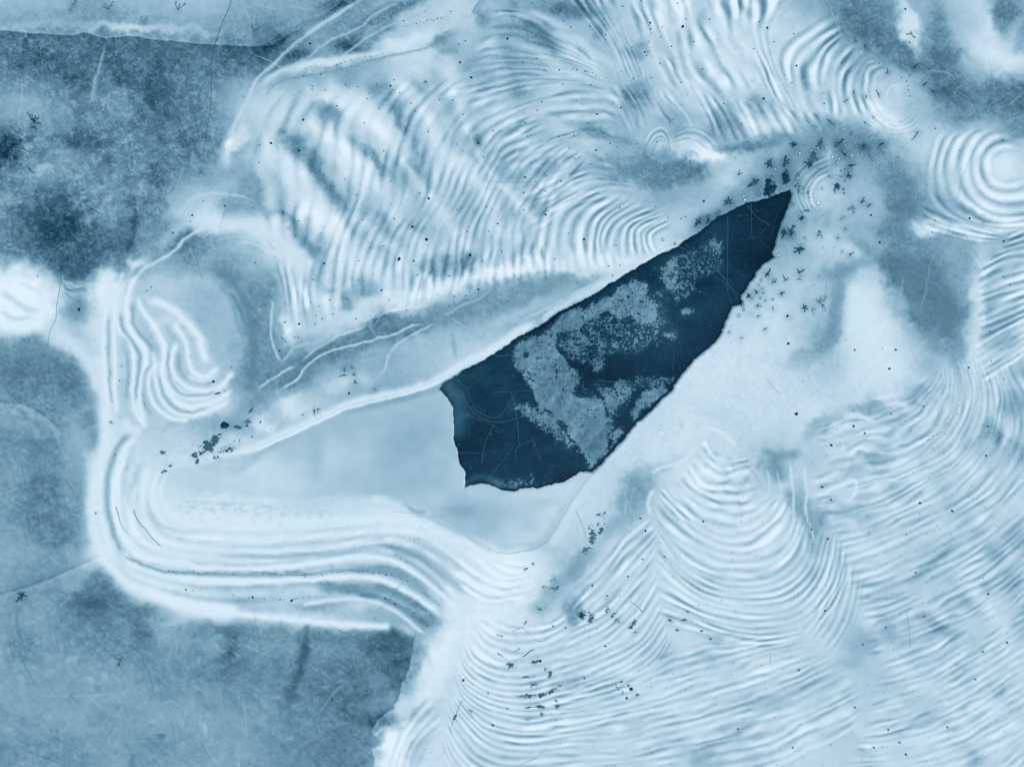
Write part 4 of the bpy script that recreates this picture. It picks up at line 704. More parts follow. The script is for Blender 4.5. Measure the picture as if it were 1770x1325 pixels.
# frame, hub x, y, hub radius (survey units), darkness 0..1, arm tips
STARS = [
 (Z1,1325,470,4.0,1.,'1355,385 1235,470 1280,545 1370,545 1290,420'),
 (Z1,1562,450,3.0,1.,'1580,320 1655,400 1645,470 1540,380 1555,540 1510,520'),
 (Z1,1568,680,6.0,1.,'1495,660 1560,560 1620,620 1600,785 1510,725 1635,700'),
 (Z1,1095,765,3.8,.95,'1040,800 1075,680 1175,690 1150,760 950,850 1010,790'),
 (Z1,850,640,1.8,.75,'855,550 915,605 825,625'),
 (Z1,700,1050,3.4,.8,'690,960 605,1050 615,1115 775,1095 765,1010 640,1010'),
 (Z1,1690,190,2.8,1.,'1625,150 1665,115 1720,125 1765,155 1660,230 1740,190'),
 (Z1,530,1245,2.8,1.,'500,1235 560,1215 520,1290'),
 (T7,1275,210,4.2,.9,'1245,225 1260,185 1295,180 1300,215 1240,245'),
 (T7,1340,200,2.6,1.,'1325,230 1350,180 1360,205'),
 (Z2,560,600,2.2,.8,'590,450 612,500 530,560 480,620 578,665 522,535'),
 (Z2,860,590,3.2,.95,'985,485 945,520 815,540 795,620 835,655 905,600'),
 (Z2,455,760,3.0,.95,'400,740 500,720 440,690 395,820 510,850'),
 (Z2,400,930,3.4,1.,'345,1010 260,885 430,870 385,850 440,960'),
 (Z2,1310,620,3.2,.85,'1255,655 1300,565 1345,590 1300,690 1260,600'),
 (Z2,1595,585,2.2,1.,'1545,625 1655,550 1600,560'),
 (Z2,722,190,1.7,.75,'655,150 745,165 738,238 850,272 690,200'),
 (Z2,990,760,2.2,1.,'960,800 1012,735 930,700'),
 (Z2,1070,945,2.3,1.,'1040,950 1185,930 1130,960'),
 (Z2,1045,1110,2.2,.95,'1040,1055 1115,1150 1010,1150 1075,1195 1000,1130'),
 (Z2,850,1290,4.6,1.,'830,1230 795,1325 905,1310 875,1250 785,1270 860,1350 900,1360'),
 (Z2,930,700,1.9,.6,'900,665 965,735 945,650'),
 (Z3,1565,285,2.0,.8,'1612,185 1530,290 1625,260 1560,320'),
 (Z3,1670,355,1.9,.7,'1705,305 1645,385 1755,305'),
 (Z3,1402,390,1.9,.5,'1385,295 1428,525 1475,410 1300,420 1455,350 1330,380'),
 (Z3,1225,560,1.6,.45,'1295,520 1185,595 1270,560'),
 (Z3,545,555,3.4,1.,'480,580 525,620 550,510 585,580 590,530'),
 (Z3,365,835,2.6,1.,'405,680 425,635 435,770 300,720 350,875'),
 (Z3,260,805,3.6,.95,'180,760 165,830 180,925 235,870 220,715 300,840'),
 (Z3,842,830,1.8,.7,'820,735 875,780 785,895 905,925 860,760'),
 (Z3,505,1080,2.9,1.,'390,1078 385,1160 515,1195 560,1135 610,1100 595,1068 540,1030'),
 (Z3,1352,1182,1.2,.9,'1392,1150 1382,1205 1445,1130'),
 (Z3,1152,900,1.5,.7,'1180,880 1130,915'),
 (Z3,1275,742,1.0,.7,'1260,735 1300,780'),
 (Z3,1225,1130,1.2,.4,'1260,1110 1185,1155'),
 (Z4,765,355,2.4,1.,'825,262 738,405 805,340 800,380'),
 (Z4,615,600,2.4,.8,'580,560 650,610 620,640 640,580'),
 (Z4,510,652,3.0,.95,'498,600 475,695 545,640 540,685'),
 (Z4,640,790,1.8,.65,'588,800 698,800 650,750 620,820'),
 (Z4,655,930,1.5,.5,'695,925 605,938 625,970'),
 (Z4,862,455,1.7,.65,'905,405 825,490 855,400 895,480 900,440'),
 (Z4,1020,430,2.3,.5,'972,350 975,385 1085,400 985,465 1055,440'),
 (Z4,1215,328,2.0,.85,'1175,275 1298,270 1190,350 1290,290'),
 (Z4,1213,420,1.4,.4,'1160,432 1262,445 1200,395'),
 (Z4,962,620,2.2,.85,'1022,600 935,638 982,670 985,585'),
 (Z4,712,612,1.9,.5,'690,600 745,615 700,635'),
 (Z4,742,718,1.7,.5,'760,700 720,740'),
 (Z4,1485,742,1.5,.75,'1442,680 1530,635 1645,650 1605,885 1562,800 1550,710'),
 (Z4,1285,812,1.8,.95,'1258,755 1285,905 1232,830 1345,855 1330,780'),
 (Z4,1402,822,1.0,.5,'1425,930 1455,850 1388,865'),
 (Z4,1050,934,1.9,.8,'1055,895 1070,940'),
 (Z4,728,1118,1.4,.8,'775,1085 710,1130'),
 (Z4,405,1238,1.5,.6,'435,1230 390,1250'),
 (Z4,850,832,1.5,.5,'835,780 850,870'),
 (T1,230,826,1.8,.8,'195,780 250,768 276,765 206,762 292,838 165,748 232,790'),
 (T1,225,858,1.8,.9,'262,872 200,862 250,850'),
 (T1,1200,68,1.2,.75,'1183,0 1265,0 1215,20'),
 (T1,735,66,1.2,.7,'700,20 782,0 690,40'),
 (T1,497,32,1.6,.7,'530,-10 480,48'),
 (T1,472,68,1.2,.7,'460,60 490,70'),
 (T1,970,152,1.0,.5,'950,100 1000,100'),
 (T1,1710,214,1.2,.6,'1698,160 1752,190'),
 (T1,195,1134,1.2,.8,'180,1130 240,1175 215,1150'),
 (T1,1352,1165,1.3,.4,'1340,1130 1380,1150 1330,1180'),
 (T1,215,918,.9,.5,'240,960 190,950'),
 (T13,150,168,2.9,.85,'110,150 118,195 150,215 190,178 175,140 140,135 95,215'),
 (T13,808,602,1.7,.7,'790,652 830,625 842,580 765,588 812,650'),
 (T13,483,848,1.0,.35,'470,835 500,860'),
 (T4,682,320,1.3,.8,'680,290 708,292 682,342'),
 (T4,616,280,1.2,.7,'618,245 635,268'),
 (T4,830,490,1.3,.8,'832,455 845,485 825,505'),
 (T4,1014,456,1.8,.85,'1042,420 1005,465'),
 (T4,1080,572,2.2,.9,'1108,555 1068,582'),
 (T4,1137,620,1.7,.8,'1170,602 1160,625 1128,612'),
 (T4,1030,898,1.7,.75,'1045,880 1005,930 985,960'),
 (T4,1508,704,1.3,.6,'1525,692 1498,712'),
 (T4,1607,948,1.3,.6,'1590,955 1625,945'),
 (T4,688,655,1.5,.6,'690,635 688,672'),
 (T4,606,632,1.6,.6,'604,600 608,640'),
 (T4,540,688,1.4,.45,'525,690 560,685 582,660'),
 (T4,990,230,2.0,.5,'985,210 1000,250 1030,270 945,245'),
 (T4,979,290,1.5,.6,'978,278 985,300'),
 (T6,607,1240,1.8,.6,'560,1255 630,1240 585,1235'),
 (T6,606,1204,1.6,.55,'605,1185 610,1225'),
 (T6,670,1236,2.0,.6,'650,1235 690,1245 675,1215'),
 (T6,680,1285,2.4,.7,'670,1265 695,1300 665,1300'),
 (T6,656,1190,1.3,.55,'655,1172 668,1205'),
 (T10,815,52,1.4,.5,'800,35 825,70'),
 (Z5,1500,340,1.2,.55,'1510,325 1490,360'),
 (T2,590,18,2.0,.9,'560,50 515,90 600,-10 470,105 575,0 640,35'),
 (T4,770,635,1.8,.6,'758,600 780,665 775,640'),
 (T4,735,790,1.4,.4,'725,780 748,800'),
]
TICKS = [(Z2,1350,720,55,26),(Z2,1388,757,55,34),(Z2,1397,800,55,34),(Z2,1430,838,50,36),(Z2,1447,868,45,30),(Z2,342,195,60,26),(Z2,368,220,60,28),(Z2,408,265,50,26),(Z2,452,280,55,38),(Z2,492,300,55,36),
 (Z2,1412,450,45,44),(Z2,1465,510,45,40),(Z2,1632,730,70,26),(T4,925,528,55,14),(T4,960,550,55,20),(T4,966,582,20,12),(T4,972,608,15,14),(T4,980,650,20,16),(T4,777,432,55,12)]
RINGS = [(Z2,1105,390,20,40),(Z2,715,1120,26,30),(Z2,975,1210,24,26),(Z2,512,848,32,34),(Z2,985,1020,26,26),(Z2,915,1040,26,34),(Z2,295,920,26,28),(Z2,1025,825,26,24),(Z2,540,1015,30,28),(Z2,850,900,34,34),(Z2,175,1100,22,30),
 (Z3,523,45,34,36),(Z3,650,130,26,46),(Z3,668,212,26,30),(Z3,490,110,22,50),(Z3,885,65,28,34),(Z3,1260,140,24,22),(Z3,1250,72,26,26),(Z3,590,900,28,30),(Z3,408,912,26,28),(Z3,220,745,26,24),(Z3,382,322,30,40),
 (Z4,682,440,28,34),(Z4,648,502,26,30),(Z4,700,548,24,24),(Z4,558,692,26,26),(Z4,430,792,28,30),(Z4,370,930,26,40),(Z4,845,700,28,26),(Z4,672,688,20,22),(Z4,440,850,26,24),(Z4,245,1160,32,30),(Z1,1275,660,24,26),(Z1,1350,672,30,30),(Z1,1665,1085,34,40),(T7,1403,156,12,12),(T7,1035,330,15,14),(T7,1343,190,12,14),(T7,1115,357,10,12)]
KNOBS = {
 Z1: '1413,553,1.5 1480,850,1.1 1597,855,1.2 1515,885,1.2 875,905,1.3 930,970,1.5 945,1020,2.4 965,880,1.1 760,1100,1.2 1740,295,1.7 1275,660,1.2 1665,1085,1.4 1355,680,1.0',
 Z2: '165,720,1.4 215,740,2.3 300,575,1.1 525,650,1.6 545,690,1.4 670,640,1.6 770,800,2.4 885,830,1.7 855,900,2.7 935,315,1.2 970,325,1.5 1050,360,1.2 1025,155,1.3 1060,455,1.2 1185,470,1.2 1270,745,1.6 990,600,1.1 985,1020,1.2 1070,1020,1.2 795,1060,1.3 830,1140,1.6 870,1210,1. 1025,825,1.4 540,1015,1.3 295,920,1.5 300,1030,1.3 715,1110,1.2 955,1125,1.1 1100,770,2. 235,1165,1.1 215,1225,1. 1210,290,1.2 720,610,1. 1190,610,1. 410,690,1.6 755,1125,1.',
 Z3: '300,65,1.2 205,95,1.2 520,45,1.5 630,60,1.2 885,65,1.4 765,180,2.4 820,295,3.2 860,355,2.6 380,320,1.5 665,370,2.2 695,410,1.2 725,450,1.5 795,405,1.5 815,435,1.3 485,470,1.3 315,550,1.3 420,680,1.3 570,685,1.4 840,820,1.5 590,900,1.9 410,910,1.7 540,1025,1.3 150,1190,1.9 220,740,1.3 1245,555,1.3 170,60,1. 575,400,1. 540,330,1.',
 Z4: '925,95,1.7 805,450,1.9 640,500,1.5 700,545,1.6 600,600,1.5 560,690,1.8 650,790,1.3 600,795,1.1 430,795,1.6 485,915,2.2 290,1090,2.4 245,1160,2.6 440,850,1.4 1410,525,2. 865,440,1.3 535,880,1.5 370,930,1.8 150,1130,1.2 350,740,1.3 835,200,1.1 780,830,1.0 555,915,1.2',
}
# slush: frame, x, y, rx, ry (survey units), angle, density, darkness, look
PATCHES = [
 (Z5,300,740,20,10,-38,.95,.85,'large ragged slush patch with a dark curved upper edge'),(Z5,390,640,11,6,-30,.9,.75,None),(Z5,530,795,16,6,-5,.6,.7,None),(Z5,120,850,9,5,-30,.6,.65,None),(Z5,160,920,4,8,10,.6,.6,None),(Z5,400,880,9,8,0,.55,.6,None),(Z5,270,905,6,5,20,.35,.6,None),
 (Z5,520,480,9,6,0,.95,1.,'darkest round slush patch with a black heart'),(Z5,670,500,10,5,10,.7,.75,None),(Z5,800,450,8,7,-45,.6,.75,None),(Z5,850,530,5,3,0,.4,.6,None),(Z5,855,622,4,4,0,.4,.5,None),(Z5,620,700,14,10,0,.25,.5,None),(Z5,1690,290,8,8,0,.45,.7,None),
 (Z6,905,345,7,15,8,.75,.6,'long mottled slush patch on the smooth right bank'),(Z6,850,465,9,6,-45,.7,.6,None),(Z6,990,280,4,7,25,.9,.6,None),(Z6,960,112,5,4,20,.6,.6,None),(Z6,1020,105,6,3,-45,.6,.6,None),(Z6,970,205,3,5,0,.7,.6,None),(Z6,1030,205,2,5,25,.7,.6,None),(Z6,875,240,8,8,0,.3,.4,None),(Z6,745,430,5,4,0,.35,.45,None),
 (Z6,520,770,6,3,-25,.6,.7,None),(Z6,530,868,8,5,-20,.6,.6,None),(Z6,420,850,5,3,0,.5,.55,None),(Z6,365,1070,4,4,0,.5,.7,None),(Z6,300,605,4,4,0,.6,.55,None),(Z6,225,665,5,2.5,-45,.6,.55,None),(Z6,790,1130,7,6,0,.85,1.,'black-hearted slush patch at the foot of the ribbed snow'),(Z6,895,1165,5,9,30,.75,.8,None),(Z6,1062,1080,5,8,30,.55,.75,None),
 (Z6,1048,945,2.5,8,25,.6,.65,None),(Z6,1110,1135,3,8,45,.7,.8,None),(Z6,1160,1180,8,6,0,.4,.7,None),(Z6,1312,1240,4,11,35,.8,.8,None),(Z6,1340,1300,2,5,45,.7,.7,None),(Z6,1690,1185,6,4,20,.6,.7,None),(Z6,390,1070,14,5,-10,.25,.5,None),(Z6,230,1200,7,3,-40,.5,.55,None),(Z6,880,1085,6,2,-35,.4,.5,None),
 (Z7,370,495,10,4,-5,.6,.7,None),(Z7,100,535,9,5,15,.7,.75,None),(Z7,505,578,9,3,-8,.6,.8,None),(Z7,545,640,3,6,10,.8,.85,None),(Z7,270,675,15,2.2,-3,.5,.7,None),(Z7,370,760,10,2.4,-8,.7,.8,None),(Z7,280,890,15,4,0,.6,.75,None),(Z7,440,885,8,4,-5,.8,.85,None),
 (Z7,560,838,16,3.5,-30,.7,.7,None),(Z7,440,1020,9,3,5,.8,.85,None),(Z7,300,1028,8,2,-10,.6,.7,None),(Z7,640,1015,4,3,0,.8,.75,None),(Z7,450,1110,4,4,20,.6,.75,None),(Z7,625,948,6,2,0,.6,.65,None),(Z7,1340,795,3,5,-30,.6,.65,None),(Z7,1570,885,6,2.5,-5,.6,.6,None),(Z7,1390,850,3,3,0,.6,.6,None),
 (Z7,620,1175,8,2,0,.35,.5,None),(Z7,280,1168,8,1.6,0,.45,.6,None),(Z7,170,345,7,4,0,.4,.6,None),(T14,1350,990,2.5,9,25,.8,.9,'narrow upright dark slush slot beside the bright snow spine'),(T14,1650,437,5,2,10,.7,.7,None),(T14,1455,945,8,2.4,38,.7,.6,None),(T14,1660,570,8,1.6,35,.8,.7,None),(T14,1570,825,5,3,10,.3,.5,None),
 (T15,1175,333,6,3,0,.7,.8,None),(T15,1078,335,5,3,-10,.6,.7,None),(T15,1130,400,5,2,0,.6,.8,None),(T15,1200,277,4,2,0,.6,.7,None),(T15,1360,592,7,2,0,.4,.7,None),(T15,1350,657,7,2,-15,.4,.7,None),
 (T9,1100,470,5,5,20,.7,.6,None),(T9,1110,600,5,2.6,-20,.7,.6,None),(T9,1148,563,5,2.,-15,.7,.6,None),(T9,1480,72,8,1.8,-20,.7,.55,None),(T9,1690,192,2,6,42,.7,.85,None),(T9,755,275,3,5,-30,.5,.45,None),(T9,650,880,2.5,5,0,.4,.4,None),
 (Z1,1320,840,10,15,-8,2.2,1.,'black blocky slush pool just above the tip of the dark ice'),(Z1,1170,930,10,7,0,.5,.35,None),

 (Z1,260,1310,7,4,-25,.7,.8,None),(Z1,380,1270,6,3,-25,.55,.7,None),(Z1,560,1200,9,3,-25,.4,.5,None),(Z1,1090,760,8,5,-30,.7,.8,None),(Z1,1330,450,6,6,0,.6,.85,None),(Z1,1570,440,5,9,0,.6,.85,None),(Z1,1570,680,7,12,0,1.4,.95,'black slush clot reaching up from the very tip of the dark ice'),(Z1,700,1050,8,5,10,.5,.6,None),
 (Z2,430,830,6,11,20,.7,.8,None),(Z2,860,590,8,6,-30,.6,.75,None),(Z2,560,590,4,8,-10,.55,.6,None),(Z2,1310,620,5,6,0,.7,.75,None),(Z2,200,1130,6,10,20,.4,.6,None),(Z2,180,1280,7,6,0,.5,.7,None),(Z3,560,130,8,9,0,.35,.55,None),(Z3,1130,60,7,6,0,.7,.85,None),(Z3,620,440,10,3,0,.5,.6,None),(Z3,350,810,9,7,-20,.45,.7,None),(Z2,1350,250,10,4,45,.4,.5,None),(Z2,960,1150,9,6,0,.3,.5,None),
 (T2,1150,555,8,5,-40,.4,.35,None),(T6,1415,495,6,9,30,.4,.5,None),
]
# long cracks, each its own thing: half width, darkness(+)/paleness(-), points, label
CRACKS = [
 (.75,.75,[(402,-20),(398,10),(385,40),(373,75),(366,110),(366,150),(364,190),(357,230),(351,272)],'long dark crack running down the dark ice at upper left, across the snow border'),
 (.55,.6,[(365,148),(360,160),(355,170)],'short side branch crack left of the long upright crack'),
 (.5,.5,[(137,120),(134,160),(133,210),(132,250)],'faint upright dark crack in the darkest ice of the upper left'),
 (.4,.35,[(131,262),(129,300),(127,345)],'hair-thin crack below the curved crack at upper left'),
 (.7,.6,[(20,292),(35,272),(55,260),(80,257),(110,257),(135,259),(152,264),(168,278)],'curved dark crack bowed upward in the upper left ice'),
 (.5,.6,[(-30,115),(0,106),(30,102),(60,99)],'dark slanting crack at the left edge below the snow border'),
 (.55,.55,[(107,470),(104,500),(99,530),(97,552),(87,574),(80,610),(69,637),(63,665)],'thin dark crack passing right of the white lobe at the left edge'),
 (.45,.4,[(60,668),(50,698),(38,730),(28,763),(18,800),(10,840),(0,890),(-10,930)],'thin crack falling to the left edge through the arc in the ice'),
 (.8,.65,[(112,826),(118,835),(125,845),(128,855),(132,862)],'short wiggly dark crack in the left ice beside the white bank'),
 (.75,.8,[(201,875),(205,886),(209,900),(213,911)],'short black crack inside the nested ridges, left of the grey one'),
 (.9,.7,[(232,880),(236,892),(241,901),(249,910),(257,919),(264,929),(272,937),(279,943)],'grey curved crack along the inner ridge of the lower left bend'),
 (.5,.35,[(213,911),(220,919),(225,924)],'pale end of the black crack inside the nested ridges'),
 (.9,.8,[(578,3),(572,22),(560,28)],'black crack at the top edge between two pale seams'),
 (.7,.7,[(834,-10),(828,4),(820,15),(815,26)],'dark slanting crack at the top edge in the middle'),
 (.5,.5,[(995,882),(1000,893),(1007,908),(1014,933)],'thin dark crack leading down into the mottled slush patch'),
 (.7,.75,[(1088,1038),(1096,1043),(1104,1049),(1109,1057)],'dark tick-shaped crack across the ribbed snow, lower middle'),
 (.5,.6,[(1104,1049),(1112,1056),(1116,1049)],'small hooked crack ending the tick-shaped crack'),
 (1.1,.95,[(904,1134),(910,1129),(917,1124),(923,1121)],'thick black slit in the ribbed snow below the white hump'),
 (.5,.55,[(886,1090),(903,1084),(915,1096)],'thin bent crack in the ribbed snow right of the bright spine'),
 (.5,.5,[(922,1103),(935,1107),(949,1101)],'thin v-shaped crack in the ribbed snow, lower middle'),
 (.6,.5,[(799,1209),(793,1222),(785,1242),(778,1258)],'long slanting crack through the upright slush slot'),
 (.45,.4,[(1325,655),(1335,668),(1348,682)],'faint crack in the smooth snow right of the dark ice'),
 (.45,.35,[(1566,1058),(1570,1075),(1571,1100),(1573,1118)],'faint upright crack in the lower right snow'),
 (.45,.45,[(1331,1127),(1331,1146)],'tiny upright crack in the lower ribbed snow'),
 (.45,.4,[(900,1320),(925,1308),(940,1297)],'faint slanting crack near the bottom edge'),
 (.45,.45,[(1299,812),(1306,822),(1316,838)],'thin crack at the blue-grey hollow right of the bowl ridges'),
 (.5,.55,[(240,349),(242,340),(252,333),(262,336),(269,347),(256,351),(242,350)],'small closed loop crack above the flat-sided ice block'),
 (.45,.5,[(235,375),(236,392),(232,420),(227,438)],'straight dark crack bounding the darkest ice block at left'),
 (.5,.6,[(543,701),(543,712),(546,724)],'upright dark crack beside a small slush patch on the upper bank'),
 (.5,.45,[(711,1040),(740,1080),(752,1066)],'thin crack at the right end of the nested ridges'),
 (.5,.5,[(417,166),(427,171)],'tiny black nick on the pale sparkling ridge, upper left'),
]
# scratches on the clear dark ice (frame Z8), width, points
Z8 = (760, 330, 2.5)
SCRATCH = ['1060,225 1160,340 1300,450','1090,240 1180,330 1260,390','1150,170 1180,260 1210,340 1265,485','1245,110 1245,220 1245,430','1430,130 1380,190 1300,215 1190,235','1330,60 1370,110 1430,150','1345,50 1350,200','990,580 1040,640 1100,720','960,650 1010,680 1005,780','520,730 620,700','240,715 360,705 500,705','520,500 590,570 610,650','1030,240 1110,265 1200,250',
 '100,880 180,800 240,760 300,720','60,800 120,860 140,920 200,950','130,930 240,980 330,880','180,1180 200,1080 240,1000','80,1130 200,1130 300,1110','90,860 140,950 250,1000 400,960','310,870 330,950 345,1100','330,1110 400,1080 440,1170','240,1030 260,1050','400,1060 430,1160 520,1190','100,1180 200,1160 340,1160','640,860 840,830 1020,810','680,820 900,830','240,870 420,860','60,960 160,980 280,1040','200,1260 320,1100','560,930 600,1000 620,1100','700,600 860,660','1190,330 1250,400 1290,470','850,350 870,500','1380,190 1400,240']
FROST = [
 (.50,'480,640 600,560 700,520 860,430 960,420 1000,560 940,640 860,700 700,730 560,700'),(.42,'1000,300 1200,200 1240,300 1180,380 1080,420 1020,400'),
 (1.0,'320,680 345,640 400,620 440,600 500,610 505,680 540,720 590,790 600,830 560,850 590,880 690,890 720,960 745,1010 725,1090 700,1150 650,1205 625,1140 570,1080 545,1050 545,1010 500,990 470,960 430,950 410,880 380,820 360,780 320,760'),
 (0.91,'440,600 480,560 520,540 600,500 640,510 700,470 760,420 820,385 880,400 890,450 940,480 955,530 920,560 880,590 840,550 760,560 700,530 640,560 620,600 650,650 640,680 560,640 510,620'),
 (0.75,'940,340 1000,310 1050,290 1055,360 1030,400 1020,480 980,430 960,400'),(0.73,'640,650 700,640 740,655 820,625 865,605 860,640 780,665 700,690 670,670'),(0.73,'900,615 960,595 960,615 910,635'),
 (0.68,'640,720 700,700 735,740 700,780 650,770'),(0.73,'310,945 400,930 430,950 520,1000 590,1110 560,1120 480,1070 400,1010'),(0.83,'670,850 800,820 830,840 800,880 790,940 760,970 720,960 700,890'),
 (1.00,'830,910 880,860 960,845 1000,860 960,900 880,960 840,1000 820,960'),(0.98,'740,1040 770,1010 800,1050 760,1090 735,1120'),(0.73,'1180,210 1240,220 1240,260 1190,275'),(0.55,'1130,300 1200,310 1190,350 1140,340'),
 (0.93,'1035,520 1060,495 1100,520 1080,530 1040,545'),(0.83,'975,625 1010,610 1015,640 985,645'),(0.51,'990,390 1110,390 1130,440 1010,450'),(0.55,'650,850 900,800 1050,800 1040,830 900,850 700,870'),(0.58,'500,640 620,650 640,740 560,740'),(0.48,'200,1240 400,1250 420,1290 240,1290'),(0.48,'600,1180 660,1150 700,1160 660,1210'),
]


# ------------------------------------------------------------------ materials
# how the lake looks for each degree of whiteness, as reflectance (0 = clear black ice, 1 = fresh snow)
E_RGB = (.89, .98, 1.17)
STOPS = [(0, (0, 30, 48)), (.15, (14, 58, 79)), (.39, (72, 112, 131)), (.56, (107, 149, 167)), (.71, (148, 184, 199)), (.84, (190, 215, 225)), (1, (233, 246, 250))]
def lin(c): return tuple(((v / 255 + .055) / 1.055) ** 2.4 if v > 10 else v / 255 / 12.92 for v in c)
def albedo(c): return tuple(min(.93, a / e) for a, e in zip(lin(c), E_RGB)) + (1,)
def tone_rgb(t):
    return tuple(float(np.interp(t, [s[0] for s in STOPS], [s[1][k] for s in STOPS])) for k in range(3))

def lake_material(name, rough, spec, grain, bump, attr=True, tone=.5, sparkle=0.):
    m = bpy.data.materials.new(name); m.use_nodes = True
    n = m.node_tree.nodes; l = m.node_tree.links; b = n['Principled BSDF']
    b.inputs['Roughness'].default_value = rough; b.inputs['Specular IOR Level'].default_value = spec
    tc = n.new('ShaderNodeTexCoord')
    mp = n.new('ShaderNodeMapping'); l.new(tc.outputs['Object'], mp.inputs[0])
    if attr:
        a = n.new('ShaderNodeAttribute'); a.attribute_name = 'tone'; src = a.outputs['Fac']
    else:
        a = n.new('ShaderNodeValue'); a.outputs[0].default_value = tone; src = a.outputs[0]
    # fine crystalline grain
    n1 = n.new('ShaderNodeTexNoise'); n1.inputs['Scale'].default_value = 3.3; n1.inputs['Detail'].default_value = 4; n1.inputs['Roughness'].default_value = .7
    n2 = n.new('ShaderNodeTexNoise'); n2.inputs['Scale'].default_value = .55; n2.inputs['Detail'].default_value = 5; n2.inputs['Roughness'].default_value = .65
    l.new(mp.outputs[0], n1.inputs['Vector']); l.new(mp.outputs[0], n2.inputs['Vector'])
    def math_(op, x, y, z=None):
        q = n.new('ShaderNodeMath'); q.operation = op
        for i, v in enumerate((x, y, z)):
            if v is None: continue
            if isinstance(v, (int, float)): q.inputs[i].default_value = v
            else: l.new(v, q.inputs[i])
        return q.outputs[0]
    g = math_('ADD', math_('SUBTRACT', n1.outputs['Fac'], .5), math_('MULTIPLY', math_('SUBTRACT', n2.outputs['Fac'], .5), .8))
    w = math_('MULTIPLY_ADD', src, -1.15, 1.35)       # bare ice is grainier than snow
    w = math_('MAXIMUM', w, .42)
    t = math_('MULTIPLY_ADD', math_('MULTIPLY', g, w), grain, src)
    r = n.new('ShaderNodeValToRGB'); l.new(t, r.inputs[0])
    e = r.color_ramp.elements
    while len(e) > 1: e.remove(e[-1])
    fine = [i / 16 for i in range(17)]
    e[0].position = 0; e[0].color = albedo(tone_rgb(0))
    for p in fine[1:]:
        q = e.new(p); q.color = albedo(tone_rgb(p))
    l.new(r.outputs[0], b.inputs['Base Color'])
    bp = n.new('ShaderNodeBump'); bp.inputs['Strength'].default_value = bump; bp.inputs['Distance'].default_value = .03
    l.new(n1.outputs['Fac'], bp.inputs['Height']); l.new(bp.outputs[0], b.inputs['Normal'])
    return m

M_LAKE = lake_material('snow_and_white_ice', .75, .2, .13, .22)
M_PALE = lake_material('young_pale_ice', .5, .25, .06, .08)
M_CLEAR = lake_material('clear_black_ice', .35, .12, .10, .05)
M_FROST = lake_material('frost_bloom', .8, .1, .30, .5)
DARKS = {k: lake_material('refrozen_melt_%s' % nm, .45, .2, .16, .15, False, k) for k, nm in ((.06, 'black'), (.2, 'dark'), (.33, 'blue_grey'), (.45, 'grey'), (.55, 'pale_grey'))}
def dark_mat(d):                 # d = darkness 0..1
    t = .66 - .52 * d
    return DARKS[min(DARKS, key=lambda k: abs(k - t))]
M_KNOB = lake_material('knob_ice', .5, .5, .06, .1, False, 1.0)

# ------------------------------------------------------------------ helpers
def W(x, y): return (x - CX) * U, (CY - y) * U
def mesh_obj(name, v, f, mat, parent=None, tone=None, smooth=True, origin=None):
    me = bpy.data.meshes.new(name)
    v = np.asarray(v, np.float32).reshape(-1, 3)
    if origin is not None: v = v - np.asarray(origin, np.float32)
    if isinstance(f, np.ndarray):
        me.vertices.add(len(v)); me.vertices.foreach_set('co', v.ravel())
        me.loops.add(f.size); me.loops.foreach_set('vertex_index', f.ravel().astype(np.int32))
        me.polygons.add(len(f)); me.polygons.foreach_set('loop_start', np.arange(0, f.size, f.shape[1], dtype=np.int32))
        me.polygons.foreach_set('loop_total', np.full(len(f), f.shape[1], np.int32))
        me.update(calc_edges=True)
    else:
        me.from_pydata(v.tolist(), [], f); me.update()
    if smooth: me.polygons.foreach_set('use_smooth', np.ones(len(me.polygons), bool))
    if tone is not None:
        a = me.attributes.new('tone', 'FLOAT', 'POINT'); a.data.foreach_set('value', np.asarray(tone, np.float32).ravel())
    me.materials.append(mat)
    o = bpy.data.objects.new(name, me); sc.collection.objects.link(o)
    if origin is not None: o.location = origin
    if parent is not None: o.parent = parent
    return o
def tag(o, label=None, cat=None, group=None, kind=None):
    if label: o['label'] = label
    if cat: o['category'] = cat
    if group: o['group'] = group
    if kind: o['kind'] = kind
    return o
def grid_obj(name, GX, GY, Z, keep, tone, mat, parent=None):
    """regular grid over survey coordinates, only the cells where keep is true"""
    ny, nx = Z.shape
    cell = keep[:-1, :-1] & keep[1:, :-1] & keep[:-1, 1:] & keep[1:, 1:]
    j, i = np.nonzero(cell); a = j * nx + i
    F = np.stack([a, a + nx, a + nx + 1, a + 1], 1)
    used = np.zeros(ny * nx, bool); used[F.ravel()] = True
    ren = np.cumsum(used) - 1
    V = np.stack([(GX - CX) * U, (CY - GY) * U, Z], -1).reshape(-1, 3)[used]
    return mesh_obj(name, V, ren[F], mat, parent, tone.ravel()[used])

# ------------------------------------------------------------------ the frozen lake
T = build_field()
# wet halo under the melt stars and slush
def stain(x, y, r, a):
    s = window(np.array([[x, y]]), r * 2.2)
    d = np.hypot(X[s] - x, Y[s] - y) / r
    T[s] -= a * np.exp(-d * d)
for fr, x, y, r, d, tips in STARS:
    px, py = loc(fr, x, y); stain(px, py, 4 + r * 2.2, .13 * d)
for fr, x, y, rx, ry, an, den, dk, lb in PATCHES:
    px, py = loc(fr, x, y); stain(px, py, 2 + .9 * max(rx, ry), .05 * dk)
for fr, s in KNOBS.items():
    for q in s.split():
        q = [float(v) for v in q.split(',')]; px, py = loc(fr, q[0], q[1]); stain(px, py, 4, .06)

